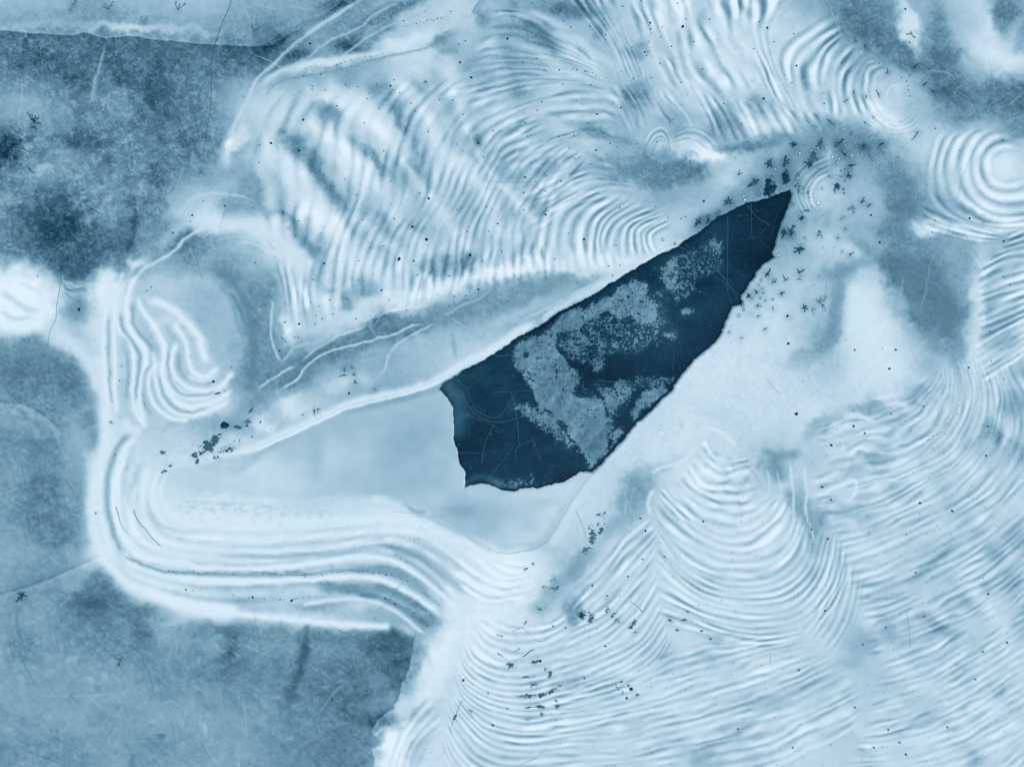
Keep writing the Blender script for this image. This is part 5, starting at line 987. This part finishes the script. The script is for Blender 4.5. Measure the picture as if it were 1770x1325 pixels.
def blur(A, n):
    for _ in range(n):
        P = np.pad(A, 1, mode='edge'); A = (P[:-2, 1:-1] + P[2:, 1:-1] + 2 * A) / 4
        P = np.pad(A, 1, mode='edge'); A = (P[1:-1, :-2] + P[1:-1, 2:] + 2 * A) / 4
    return A
sl = blur(T, 1); k = sstep(.66, .8, T); T = T * (1 - k) + sl * k
# fade to the plain at the rim of the detailed sheet
rim = np.minimum(np.minimum(X - gx[0], gx[-1] - X), np.minimum(Y - gy[0], gy[-1] - Y))
kr = sstep(0, 55, rim)
PLAIN_T = .74
def plain_tone(x, y): return PLAIN_T + .05 * fbm(x / 420, y / 420, 5, 2) + .03 * fbm(x / 60, y / 60, 3, 7)
T = T * kr + plain_tone(X, Y) * (1 - kr)
wob = 1.3 * fbm(X / 11, Y / 11, 3, 3) + .8 * vnoise(X / 3.4, Y / 3.4, 5)
SL = poly_sdf(X, Y, LEAD) + wob
SP = poly_sdf(X, Y, PALE) + wob * .8
SB = np.maximum(SL, SP)
coarse = blur(T, 14)
fuzzy = np.maximum(np.maximum(sstep(720, 640, X) * sstep(830, 868, Y), sstep(470, 400, X)), 0)    # where drifted snow thins out onto the young ice
ZS = .12 + .30 * (coarse - .7) + .42 * (blur(T, 2) - coarse) + .012 * fbm(X / 8, Y / 8, 3, 1)
ZS = ZS * kr + .12 * (1 - kr)
drop = sstep(-4.5, 4.0, SB); drop_soft = sstep(-14, 6, SB)
Z = ZS * (1 - drop) + (-.42) * drop
drop_soft = sstep(-16, 10, SB); Zf = (ZS * .5 + .06) * (1 - drop_soft) + (-.05) * drop_soft
Z = np.where(SB > -16, Z * (1 - fuzzy) + Zf * fuzzy, Z * (1 - fuzzy) + (ZS * .5 + .06) * fuzzy) if False else Z * (1 - fuzzy * sstep(-45, -10, SB)) + Zf * fuzzy * sstep(-45, -10, SB)
T = T - .30 * sstep(-4.0, .5, SL) - .04 * sstep(-3, 1, SP) * (1 - fuzzy)
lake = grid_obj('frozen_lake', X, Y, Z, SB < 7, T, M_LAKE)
tag(lake, 'white snow and blue-grey ice covering the frozen lake in ripples, banks and channels', kind='structure')

def surf(x, y):
    fi = np.clip((np.asarray(x, float) - DX0) / STEP, 0, NX - 1.01); fj = np.clip((np.asarray(y, float) - DY0) / STEP, 0, NY - 1.01)
    i = fi.astype(int); j = fj.astype(int); a = fi - i; b = fj - j
    return Z[j, i] * (1 - a) * (1 - b) + Z[j, i + 1] * a * (1 - b) + Z[j + 1, i] * (1 - a) * b + Z[j + 1, i + 1] * a * b

# young pale ice in the left part of the basin
s = window(np.array([[280, 590], [1040, 965]]), 12)
zp = .062 + .01 * vnoise(X[s] / 30, Y[s] / 30, 2) - .30 * sstep(-1.6, 2.2, SL[s])
xs_, ys_ = X[s], Y[s]
own = .865 - .095 * sstep(380, 640, xs_) + .05 * sstep(840, 940, xs_) - .05 * np.exp(-((xs_ - 690) / 60) ** 2 - ((ys_ - 740) / 40) ** 2) + .055 * fbm(xs_ / 80, ys_ / 55, 4, 8) - .05 * np.exp(-((xs_ - 545) / 16) ** 2 - ((ys_ - 790) / 50) ** 2)
own = own - .07 * np.exp(-((xs_ - 790) / 40) ** 2 - ((ys_ - 882) / 12) ** 2) - .05 * np.exp(-((xs_ - 940) / 34) ** 2 - ((ys_ - 868) / 7) ** 2)
q_ = sstep(-1, 16, SP[s] - 22 * fuzzy[s]); tp = T[s] * (1 - q_) + own * q_
pale = grid_obj('pale_ice_sheet', X[s], Y[s], zp, (SP[s] > -14) & (SL[s] < 5), tp, M_PALE)
tag(pale, 'smooth milky pale blue ice sheet filling the left end of the basin', 'ice sheet')

# clear dark ice
LS = 1.0
lx = np.arange(752, 1380, LS); ly = np.arange(322, 858, LS)
LX, LY = np.meshgrid(lx, ly); LX = LX.astype(np.float32); LY = LY.astype(np.float32)
ls = poly_sdf(LX, LY, LEAD)
def zpoly(s): return [loc(Z8, *[float(v) for v in p.split(',')]) for p in s.split()]
TL = .075 + .05 * fbm(LX / 130, LY / 90, 4, 8) + .03 * fbm(LX / 60, LY / 60, 4, 2) + .012 * fbm(LX / 7, LY / 7, 3, 5)
TL += .10 * np.exp(-((LX - 905) / 60) ** 2 - ((LY - 810) / 40) ** 2) * .5 + .05 * sstep(1000, 860, LX)
TL += .07 * np.exp(-((LX - 1150) / 60) ** 2 - ((LY - 590) / 50) ** 2) - .04 * sstep(1230, 1330, LX) + .04 * np.exp(-((LX - 1170) / 40) ** 2 - ((LY - 480) / 40) ** 2)
dd, _, _, _ = seg_dist(LX, LY, catmull([(772, 660), (790, 690), (793, 720), (790, 745)])); TL += .16 * np.exp(-(dd / 15) ** 2)
dd, _, _, _ = seg_dist(LX, LY, catmull([(806, 834), (830, 822), (850, 830), (865, 838)])); TL += .13 * np.exp(-(dd / 7) ** 2)
TL -= .05 * np.exp(-np.maximum(ls, 0) / 3.5)
# frost density
FD = np.zeros(LX.shape, np.float32)
wx = LX + 9 * fbm(LX / 26, LY / 26, 4, 2); wy = LY + 9 * fbm(LX / 26, LY / 26, 4, 7)
for den, pl in FROST:
    P = zpoly(pl); P = np.array(P)
    x0, y0 = P.min(0) - 22; x1, y1 = P.max(0) + 22
    a = slice(max(0, int((y0 - ly[0]) / LS)), int((y1 - ly[0]) / LS) + 1); b = slice(max(0, int((x0 - lx[0]) / LS)), int((x1 - lx[0]) / LS) + 1)
    sd_ = poly_sdf(wx[a, b], wy[a, b], P)
    FD[a, b] = np.maximum(FD[a, b], den * (.80 * sstep(-5, 6, sd_) + .20 * sstep(-22, 4, sd_)))
flow = fbm((LX * .82 + LY * .57) / 9, (LX * .57 - LY * .82) / 34, 4, 6)
gr = .37 + .42 * fbm(LX / 12, LY / 12, 4, 9, .75) + .20 * flow + .62 * fbm(LX / 2.2, LY / 2.2, 2, 3, .9)
edge_in = sstep(1.5, 6, ls)
fr = (FD * 1.18 - gr) * edge_in
fr = np.where(np.hypot(LX - 909, LY - 613) < 4.5, -1, fr)
TL2 = TL + (np.clip(FD, 0, 1) * .12 + .05 * sstep(-.2, .6, fbm(LX / 55, LY / 40, 4, 10))) * edge_in
TF = np.clip(TL2 + .25 * np.clip(fr * 1.8, 0, 1) + .10 * np.clip(fr, 0, .6) + .06 * fbm(LX / 6, LY / 6, 3, 1) + .09 * flow * sstep(0, .2, fr), 0, .6)
dark = grid_obj('dark_ice_sheet', LX, LY, np.full(LX.shape, -.10, np.float32), ls > -9, TL2, M_CLEAR)
tag(dark, 'clear near-black blue ice sheet tapering to a point at upper right', 'ice sheet')
fz = -.092 + .012 * np.clip(fr, 0, .5) + .004 * vnoise(LX / 2, LY / 2, 3)
fo = grid_obj('frost_patch', LX, LY, fz.astype(np.float32), fr > .02, TF, M_FROST, dark); fo['kind'] = 'stuff'

# plain of snow beyond, out to the horizon
ex = np.geomspace(8, 60000, 26); ex = np.r_[0, ex]
x0, x1 = gx[0], gx[-1]; y0, y1 = gy[0], gy[-1]
ax = np.r_[x0 - ex[::-1], x1 + ex]; ay = np.r_[y0 - ex[::-1], y1 + ex]
# fill the long straight rows along the detailed sheet too
ax = np.r_[x0 - ex[::-1], np.linspace(x0, x1, 60)[1:-1], x1 + ex]; ay = np.r_[y0 - ex[::-1], np.linspace(y0, y1, 45)[1:-1], y1 + ex]
PX, PY = np.meshgrid(ax, ay)
ins = (PX[:-1, :-1] >= x0 - .01) & (PX[1:, 1:] <= x1 + .01) & (PY[:-1, :-1] >= y0 - .01) & (PY[1:, 1:] <= y1 + .01)
ny, nx = PX.shape
j, i = np.nonzero(~ins); a = j * nx + i
PZ = np.full(PX.shape, .118)
V = np.stack([(PX - CX) * U, (CY - PY) * U, PZ], -1).reshape(-1, 3)
plain = mesh_obj('snow_plain', V, np.stack([a, a + nx, a + nx + 1, a + 1], 1), M_LAKE, None, plain_tone(PX, PY))
tag(plain, 'open snow-covered lake ice running out to the horizon', kind='structure')

# ------------------------------------------------------------------ small features
LANDMARKS = [('the tip of the dark ice', 1366, 332), ('the ringed snow knob', 1545, 165), ('the right-edge snow spiral', 1735, 285), ('the smooth snow dome', 1510, 575),
 ('the right bank bite', 1277, 525), ('the curled ridges', 330, 620), ('the left pale ice end', 300, 840), ('the slushy left bank', 365, 765), ('the dark-pale ice corner', 1022, 818),
 ('the bright snow hump', 900, 1000), ('the jagged snow shelf', 680, 1200), ('the small snow hook', 490, 590), ('the grey upper bay', 1170, 295),
 ('the ribbed bowl', 1250, 870), ('the left white lobe', 30, 520), ('the upper-left snow border', 250, 66), ('the darkest left ice', 100, 400), ('the lower left ice', 250, 1150),
 ('the blue hollow', 1345, 800), ('the top-centre white slabs', 620, 120), ('the upper-right white blob', 1572, 42), ('the foot of the ribs', 1004, 1062), ('the lower middle ribs', 930, 1190),
 ('the lower-right blue smudges', 1510, 1095), ('the diagonal snow rolls', 590, 330), ('the white stripes at top', 1220, 80), ('the smooth right bank', 1025, 925), ('the bottom right corner', 1700, 1260), ('the upper-left lead corner', 768, 661),('the far right slope', 1640, 860),('the left bottom corner', 60, 1250)]
def where(x, y, near=True):
    d = sorted((math.hypot(x - a, y - b), n, a, b) for n, a, b in LANDMARKS)[0]
    dist, n, a, b = d
    dx, dy = x - a, y - b
    v = 'above' if dy < -.38 * dist else 'below' if dy > .38 * dist else ''
    h = 'left of' if dx < -.38 * dist else 'right of' if dx > .38 * dist else ''
    w = {('above', ''): 'above', ('below', ''): 'below', ('above', 'left of'): 'up-left of', ('above', 'right of'): 'up-right of', ('below', 'left of'): 'down-left of', ('below', 'right of'): 'down-right of', ('', 'left of'): 'left of', ('', 'right of'): 'right of', ('', ''): 'by'}[(v, h)]
    q = 'right ' if dist < 18 else 'just ' if dist < 45 else '' if dist < 90 else 'well '
    if not near: q = ''
    return (q + w + ' ' + n) if w != 'by' else 'beside ' + n
ORD = ['first', 'second', 'third', 'fourth', 'fifth', 'sixth', 'seventh', 'eighth', 'ninth', 'tenth', 'eleventh', 'twelfth', 'thirteenth', 'fourteenth', 'fifteenth', 'sixteenth', 'seventeenth', 'eighteenth', 'nineteenth', 'twentieth', 'twenty-first', 'twenty-second', 'twenty-third', 'twenty-fourth']
made = []                         # (object, base label, x, y) resolved to unique labels at the end
def settle(items, group_word):
    by = {}
    for o, lab, x, y in items: by.setdefault(lab, []).append((o, x, y))
    for lab, L in by.items():
        if len(L) == 1: L[0][0]['label'] = lab; continue
        sx = max(q[1] for q in L) - min(q[1] for q in L); sy = max(q[2] for q in L) - min(q[2] for q in L)
        L.sort(key=(lambda q: q[1]) if sx >= sy else (lambda q: q[2]))
        side = 'left' if sx >= sy else 'top'
        for k_, (o, x, y) in enumerate(L):
            o['label'] = ' '.join(lab.split()[-13:]) + ', %s from %s' % (ORD[min(k_, 23)], side)

class Pile:
    def __init__(s): s.v = []; s.f = []
    def ribbon(s, P, w0, w1, lift=.012, crown=.006):
        P = np.asarray(P, float); n = len(P); b = len(s.v)
        tg = np.gradient(P, axis=0); L = np.hypot(tg[:, 0], tg[:, 1]) + 1e-6; nx_, ny_ = -tg[:, 1] / L, tg[:, 0] / L
        w = np.linspace(w0, w1, n)
        z = surf(P[:, 0], P[:, 1]) if s_z is None else np.full(n, s_z)
        for k_ in range(n):
            for sgn, dz in ((-1, 0), (0, crown), (1, 0)):
                x = P[k_, 0] + nx_[k_] * w[k_] * sgn; y = P[k_, 1] + ny_[k_] * w[k_] * sgn
                zz = (float(surf(x, y)) if s_z is None else s_z) + lift + dz
                s.v.append((*W(x, y), zz))
        for k_ in range(n - 1):
            a = b + 3 * k_
            s.f += [(a, a + 3, a + 4, a + 1), (a + 1, a + 4, a + 5, a + 2)]
    def disc(s, x, y, rx, ry=None, ang=0, n=9, jit=.25, lift=.014, sink=-.008, rnd=random):
        ry = ry or rx; b = len(s.v)
        s.v.append((*W(x, y), float(surf(x, y)) + lift + sink))
        c, sn = math.cos(ang), math.sin(ang)
        for k_ in range(n):
            a = 2 * math.pi * k_ / n; q = 1 + rnd.uniform(-jit, jit)
            ux, uy = rx * q * math.cos(a), ry * q * math.sin(a)
            px, py = x + ux * c - uy * sn, y + ux * sn + uy * c
            s.v.append((*W(px, py), float(surf(px, py)) + lift))
        for k_ in range(n): s.f.append((b, b + 1 + (k_ + 1) % n, b + 1 + k_))
    def ring(s, x, y, rx, ry, wd, n=14, lift=.014, rnd=random):
        b = len(s.v)
        for k_ in range(n):
            a = 2 * math.pi * k_ / n; q = 1 + rnd.uniform(-.28, .28)
            for r_, dz in ((-wd, 0), (0, .012), (wd, 0)):
                px, py = x + (rx * q + r_) * math.cos(a), y + (ry * q + r_) * math.sin(a)
                s.v.append((*W(px, py), float(surf(px, py)) + lift + dz))
        for k_ in range(n):
            a = b + 3 * k_; c = b + 3 * ((k_ + 1) % n)
            s.f += [(a, a + 1, c + 1, c), (a + 1, a + 2, c + 2, c + 1)]
    def make(s, name, mat, parent=None, origin=None):
        o = mesh_obj(name, s.v, s.f, mat, parent, None, True, origin)
        return o
s_z = None
rnd = random.Random(5)

def arm(p, x0, y0, x1, y1, w, rnd, depth=1):
    dx, dy = x1 - x0, y1 - y0; L = math.hypot(dx, dy); nx_, ny_ = -dy / (L + 1e-6), dx / (L + 1e-6)
    k_ = rnd.uniform(-.14, .14) * L
    pts = [(x0, y0), (x0 + dx * .35 + nx_ * k_ * .8, y0 + dy * .35 + ny_ * k_ * .8), (x0 + dx * .7 + nx_ * k_, y0 + dy * .7 + ny_ * k_), (x1, y1)]
    p.ribbon(catmull(pts, n=6), w, max(.25, w * .3))
    if depth and L > 4:
        for q in range(2 if L < 9 else 4):
            t = rnd.uniform(.3, .85); sg = rnd.choice((-1, 1)); l = L * rnd.uniform(.2, .38)
            bx, by = x0 + dx * t + nx_ * k_ * t, y0 + dy * t + ny_ * k_ * t
            a = math.atan2(dy, dx) + sg * rnd.uniform(.5, .95)
            arm(p, bx, by, bx + math.cos(a) * l, by + math.sin(a) * l, w * .55, rnd, 0)

NUM = {1: 'one', 2: 'two', 3: 'three', 4: 'four', 5: 'five', 6: 'six', 7: 'seven'}
items = []
for fr_, x, y, r, d, tips in STARS:
    px, py = loc(fr_, x, y); tp_ = [loc(fr_, *[float(v) for v in t.split(',')]) for t in tips.split()]
    z0 = float(surf(px, py)); root = bpy.data.objects.new('melt_star', None); sc.collection.objects.link(root)
    wx_, wy_ = W(px, py); root.location = (wx_, wy_, z0); root.empty_display_size = .5
    mat = dark_mat(d)
    p = Pile(); p.disc(px, py, r * .9, r * .85 * rnd.uniform(.75, 1), rnd.uniform(0, 3), 11, .22, rnd=rnd)
    h = p.make('hub', mat, None, (wx_, wy_, z0)); h.parent = root; h.location = (0, 0, 0)
    span = max(math.hypot(a - px, b - py) for a, b in tp_)
    for a, b in tp_:
        L = math.hypot(a - px, b - py); p = Pile()
        st = min(.6, r * .55 / max(L, .1))
        arm(p, px + (a - px) * st, py + (b - py) * st, px + (a - px) * .84, py + (b - py) * .84, max(.42, min(r * (.62 if d > .9 else .5), 2.1)), rnd)
        q = p.make('branch', mat, None, (wx_, wy_, z0)); q.parent = root; q.location = (0, 0, 0)
    tag(root, None, 'melt star', 'branching melt stars in the snow')
    size = 'large' if span > 11 else 'small' if span < 6 else 'middling'
    colr = 'black' if d > .9 else 'dark' if d > .65 else 'grey'
    items.append((root, '%s %s %s-armed melt star %s' % (size, colr, NUM[len(tp_)], where(px, py)), px, py))
settle(items, 'star')

items = []
for fr_, x, y, an, ln in TICKS:
    px, py = loc(fr_, x, y); l = ln / fr_[2] / 2; a = math.radians(-an); p = Pile()
    p.ribbon(catmull([(px - math.cos(a) * l, py - math.sin(a) * l), (px, py + .2), (px + math.cos(a) * l, py + math.sin(a) * l)], n=5), .75, .5)
    wx_, wy_ = W(px, py); o = p.make('melt_streak', dark_mat(.75), None, (wx_, wy_, float(surf(px, py))))
    tag(o, None, 'melt streak', 'short slanting melt streaks'); items.append((o, 'short slanting dark melt streak ' + where(px, py, False), px, py))
settle(items, 'streak')

items = []
for fr_, x, y, rx, ry in RINGS:
    px, py = loc(fr_, x, y); p = Pile(); p.ring(px, py, rx / fr_[2] * .62, ry / fr_[2] * .62, rnd.uniform(.4, .62), rnd=rnd)
    wx_, wy_ = W(px, py); o = p.make('melt_ring', dark_mat(rnd.choice((.5, .65, .9))), None, (wx_, wy_, float(surf(px, py))))
    tag(o, None, 'melt ring', 'small dark melt rings near the dark ice'); items.append((o, ('tall' if ry > 1.2 * rx else 'round') + ' dark melt ring ' + where(px, py), px, py))
settle(items, 'ring')

items = []; first = None
for fr_, s_ in KNOBS.items():
    for q in s_.split():
        q = [float(v) for v in q.split(',')]; px, py = loc(fr_, q[0], q[1]); r = q[2] * .62
        if first is None:
            v = []; f = []; n = 10
            for ri, (rr, zz) in enumerate(((1., -.15), (.9, .25), (.55, .6))):
                for k_ in range(n):
                    a = 2 * math.pi * k_ / n; jj = 1 + .1 * math.sin(3 * a + ri) + .06 * math.cos(5 * a)
                    v.append((rr * jj * math.cos(a), rr * jj * math.sin(a), zz))
            v.append((0, 0, .7))
            for ri in range(2):
                for k_ in range(n): f.append((ri * n + k_, ri * n + (k_ + 1) % n, (ri + 1) * n + (k_ + 1) % n, (ri + 1) * n + k_))
            for k_ in range(n): f.append((2 * n + k_, 2 * n + (k_ + 1) % n, 3 * n))
            first = mesh_obj('ice_nodule', v, f, M_KNOB); o = first
        else:
            o = first.copy(); sc.collection.objects.link(o)
        wx_, wy_ = W(px, py); o.location = (wx_, wy_, float(surf(px, py)) + .01); o.scale = (r * U, r * U * rnd.uniform(.85, 1.2), r * U); o.rotation_euler = (0, 0, rnd.uniform(0, 6))
        tag(o, None, 'ice nodule', 'small white ice nodules near the dark ice')
        items.append((o, ('large ' if r > 1.3 else 'small ' if r < .85 else '') + 'white ice nodule ' + where(px, py), px, py))
settle(items, 'knob')

# slush patches: wet snow that shows dark in ragged grains
items = []
for fr_, x, y, rx, ry, an, den, dk, lb in PATCHES:
    rx *= 1.2; ry *= 1.2
    px, py = loc(fr_, x, y); R = max(rx, ry) * 1.35; g = .62
    qx = np.arange(px - R, px + R + g, g); qy = np.arange(py - R, py + R + g, g); QX, QY = np.meshgrid(qx, qy)
    a = math.radians(an); u = ((QX - px) * math.cos(a) + (QY - py) * math.sin(a)) / rx; v = (-(QX - px) * math.sin(a) + (QY - py) * math.cos(a)) / ry
    rr = np.sqrt(u * u + v * v) + .45 * fbm(QX / 4.5, QY / 4.5, 3, 4)
    m = den * 1.35 * sstep(1.3, .1, rr) - (.42 + .62 * fbm(QX / 2.2, QY / 2.2, 3, 8, .75))
    m = np.where(rr > 1.35, -1, m)
    mat = dark_mat(dk)
    tt = .60 - .24 * dk - .26 * dk * np.clip(m, 0, .9) + .05 * fbm(QX / 3, QY / 3, 2, 1)
    if (m > 0).sum() < 8: m = m + .15
    o = grid_obj('slush_patch', QX, QY, (surf(QX, QY) + .012 + .01 * np.clip(m, 0, 1)).astype(np.float32), m > 0, np.clip(tt, .10 if dk > .93 else .34, .7), M_CLEAR)
    if len(o.data.polygons) == 0:
        bpy.data.objects.remove(o); continue
    wx_, wy_ = W(px, py); z0 = float(surf(px, py))
    co = np.empty(len(o.data.vertices) * 3, np.float32); o.data.vertices.foreach_get('co', co); co = co.reshape(-1, 3) - (wx_, wy_, z0); o.data.vertices.foreach_set('co', co.ravel().astype(np.float32)); o.location = (wx_, wy_, z0); o.data.update()
    tag(o, None, 'slush patch', 'ragged dark slush patches')
    shape = 'long' if max(rx, ry) > 2.2 * min(rx, ry) else 'roundish'
    size = 'large' if max(rx, ry) > 13 else 'small' if max(rx, ry) < 5.5 else 'middling'
    colr = 'black' if dk > .82 else 'dark' if dk > .62 else 'grey'
    items.append((o, lb or '%s %s %s slush patch %s' % (size, shape, colr, where(px, py)), px, py))
settle(items, 'patch')

# cracks
for hw, d, P, lb in CRACKS:
    P = catmull(P, step=4); P = P + np.c_[.5 * vnoise(P[:, 0] / 3, P[:, 1] / 3, 1), .5 * vnoise(P[:, 0] / 3, P[:, 1] / 3, 2)]
    p = Pile(); p.ribbon(P, hw * .85, hw * .5, lift=.014, crown=-.004)
    wx_, wy_ = W(*P[len(P) // 2]); o = p.make('ice_crack', dark_mat(d * .72), None, (wx_, wy_, float(surf(*P[len(P) // 2]))))
    tag(o, lb, 'crack', 'cracks in the ice and snow')

# scratches on the dark ice: parts of it
s_z = -.094
for q in SCRATCH:
    P = catmull(zpoly(q), step=8); P = P + np.c_[.8 * vnoise(P[:, 0] / 9, P[:, 1] / 9, 1), .8 * vnoise(P[:, 0] / 9, P[:, 1] / 9, 2)]
    p = Pile(); w_ = rnd.uniform(.3, .55); p.ribbon(P, w_, w_ * .6, lift=.006, crown=.003); p.make('scratch', DARKS[rnd.choice((.2, .33, .33))], dark)
p = Pile()
for k_ in range(120):
    while True:
        x, y = rnd.uniform(775, 1360), rnd.uniform(335, 845)
        j = int((y - ly[0]) / LS); i = int((x - lx[0]) / LS)
        if ls[j, i] > 8: break
    a = rnd.uniform(0, 3.14); l = rnd.uniform(8, 34); b = rnd.uniform(-.3, .3)
    P = []
    for t in np.linspace(-1, 1, 7):
        P.append((x + math.cos(a + b * t) * l * t, y + math.sin(a + b * t) * l * t))
    P = [q for q in P if 0 <= int((q[1] - ly[0]) / LS) < len(ly) and 0 <= int((q[0] - lx[0]) / LS) < len(lx) and ls[int((q[1] - ly[0]) / LS), int((q[0] - lx[0]) / LS)] > 3]
    if len(P) > 2: p.ribbon(P, .22, .15, lift=.006, crown=.002)
o = p.make('fine_scratches', DARKS[.2], dark); o['kind'] = 'stuff'
# air bubbles frozen in
p = Pile(); s_z = None
for k_ in range(260):
    x, y = rnd.uniform(775, 1360), rnd.uniform(335, 845); j = int((y - ly[0]) / LS); i = int((x - lx[0]) / LS)
    if ls[j, i] < 5: continue
    b = len(p.v); r = rnd.uniform(.35, .7); wx_, wy_ = W(x, y)
    for c_ in range(5): p.v.append((wx_ + r * U * math.cos(c_ * 1.257), wy_ + r * U * math.sin(c_ * 1.257), -.088))
    p.f.append((b, b + 1, b + 2, b + 3, b + 4))
o = p.make('air_bubbles', DARKS[.33], dark); o['kind'] = 'stuff'

# drain holes
H = []
for fr_, s_ in HOLES.items():
    for q in s_.split():
        q = [float(v) for v in q.split(',')]; px, py = loc(fr_, q[0], q[1]); H.append((q[2] if len(q) > 2 else 1.2, px, py))
H.sort(key=lambda h: -h[0])
kinds = []
for k_ in range(5):
    v = [(0, 0, -.006)]; n = 10; r2 = random.Random(k_)
    for c_ in range(n):
        a = 2 * math.pi * c_ / n; q = 1 + r2.uniform(-.22, .22); v.append((q * U * math.cos(a), q * U * math.sin(a), .004))
    f = [(0, 1 + c_, 1 + (c_ + 1) % n) for c_ in range(n)]
    kinds.append([v, f, None])
items = []
hm = {}
for n_, (r, px, py) in enumerate(H):
    if n_ >= 298: break
    k_ = n_ % 5; mt = DARKS[.06] if r > 1.9 else DARKS[.2] if r > 1.5 else DARKS[.33]
    key = (k_, mt.name)
    if key not in hm:
        o = mesh_obj('drain_hole', kinds[k_][0], kinds[k_][1], mt, None, None, False); hm[key] = o
    else:
        o = hm[key].copy(); sc.collection.objects.link(o)
    wx_, wy_ = W(px, py); o.location = (wx_, wy_, float(surf(px, py)) + .018); o.scale = (r * 1.05, r * 1.05 * rnd.uniform(.85, 1.25), 1); o.rotation_euler = (0, 0, rnd.uniform(0, 6))
    nm = sorted((math.hypot(px - a, py - b), n) for n, a, b in LANDMARKS)[0][1]
    size = 'large black' if r > 1.9 else 'middling dark' if r > 1.45 else 'tiny grey'
    tag(o, None, 'drain hole', 'drain holes around %s' % nm); items.append((o, '%s drain hole %s' % (size, where(px, py)), px, py))
settle(items, 'hole')
# the fainter pin-pricks past that, and the grains that follow the troughs
p = Pile()
for r, px, py in H[298:]: p.disc(px, py, r * .8, r * .8, 0, 6, .2, lift=.016, rnd=rnd)
rg = np.random.RandomState(3); cnt = 0
gy_, gx_ = np.gradient(blur(T, 2))
lap = blur(T, 1) - blur(T, 7)
while cnt < 3600:
    x, y = rg.uniform(-60, 1830), rg.uniform(-50, 1380); j = int((y - DY0) / STEP); i = int((x - DX0) / STEP)
    if not (.62 < T[j, i] < .88) or SB[j, i] > -8: continue
    south = 1.6 if (x > 980 and y > 850) else 1.
    if lap[j, i] > -.012 * rg.rand() or rg.rand() > .8 * south: continue
    if (x < 420 and y < 460) or (x < 160): continue
    r = rg.uniform(.32, .75); wx_, wy_ = W(x, y); z0 = float(surf(x, y)) + .022; b = len(p.v)
    for c_ in range(5): p.v.append((wx_ + r * U * math.cos(c_ * 1.257), wy_ + r * U * math.sin(c_ * 1.257), z0))
    p.f.append((b, b + 1, b + 2, b + 3, b + 4)); cnt += 1
for L_, n_ in (([(440, 990), (500, 993), (560, 991), (620, 987), (670, 992), (715, 1010), (760, 1045)], 60), ([(430, 1032), (500, 1034), (560, 1030)], 26), ([(660, 1030), (690, 1045), (725, 1062)], 14), ([(280, 984), (340, 990), (400, 992)], 14),
               ([(505, 118), (560, 118), (620, 102), (680, 92)], 26), ([(640, 38), (700, 12), (745, -5)], 30), ([(700, 45), (745, 35), (770, 30)], 18), ([(940, 122), (1000, 122), (1045, 136), (1060, 150)], 26), ([(965, 236), (1000, 233)], 12), ([(1605, 760), (1630, 740), (1650, 715), (1660, 690)], 26), ([(1395, 890), (1402, 920), (1402, 940)], 16), ([(1120, 30), (1124, 60), (1118, 95)], 18)):
    Q = catmull(L_, n=n_)
    for x, y in Q:
        x += rg.normal() * 1.6; y += rg.normal() * 1.3
        p.disc(x, y, rg.uniform(.4, 1.1), None, 0, 6, .2, lift=.02, rnd=rnd)
o = p.make('pinprick_holes', DARKS[.2])
tag(o, 'countless pin-prick holes following the troughs of the snow ripples', kind='stuff')
p = Pile(); cnt = 0
while cnt < 900:                              # pale grains of hoar on the ice
    x, y = rg.uniform(-60, 1830), rg.uniform(-50, 1380); j = int((y - DY0) / STEP); i = int((x - DX0) / STEP)
    if T[j, i] > .66 or SB[j, i] > -6: continue
    r = rg.uniform(.22, .42); wx_, wy_ = W(x, y); z0 = float(surf(x, y)) + .02; b = len(p.v)
    for c_ in range(5): p.v.append((wx_ + r * U * math.cos(c_ * 1.257), wy_ + r * U * math.sin(c_ * 1.257), z0))
    p.f.append((b, b + 1, b + 2, b + 3, b + 4)); cnt += 1
o = p.make('hoar_grains', DARKS[.55])
tag(o, 'pale grains of hoar scattered over the bare blue ice', kind='stuff')
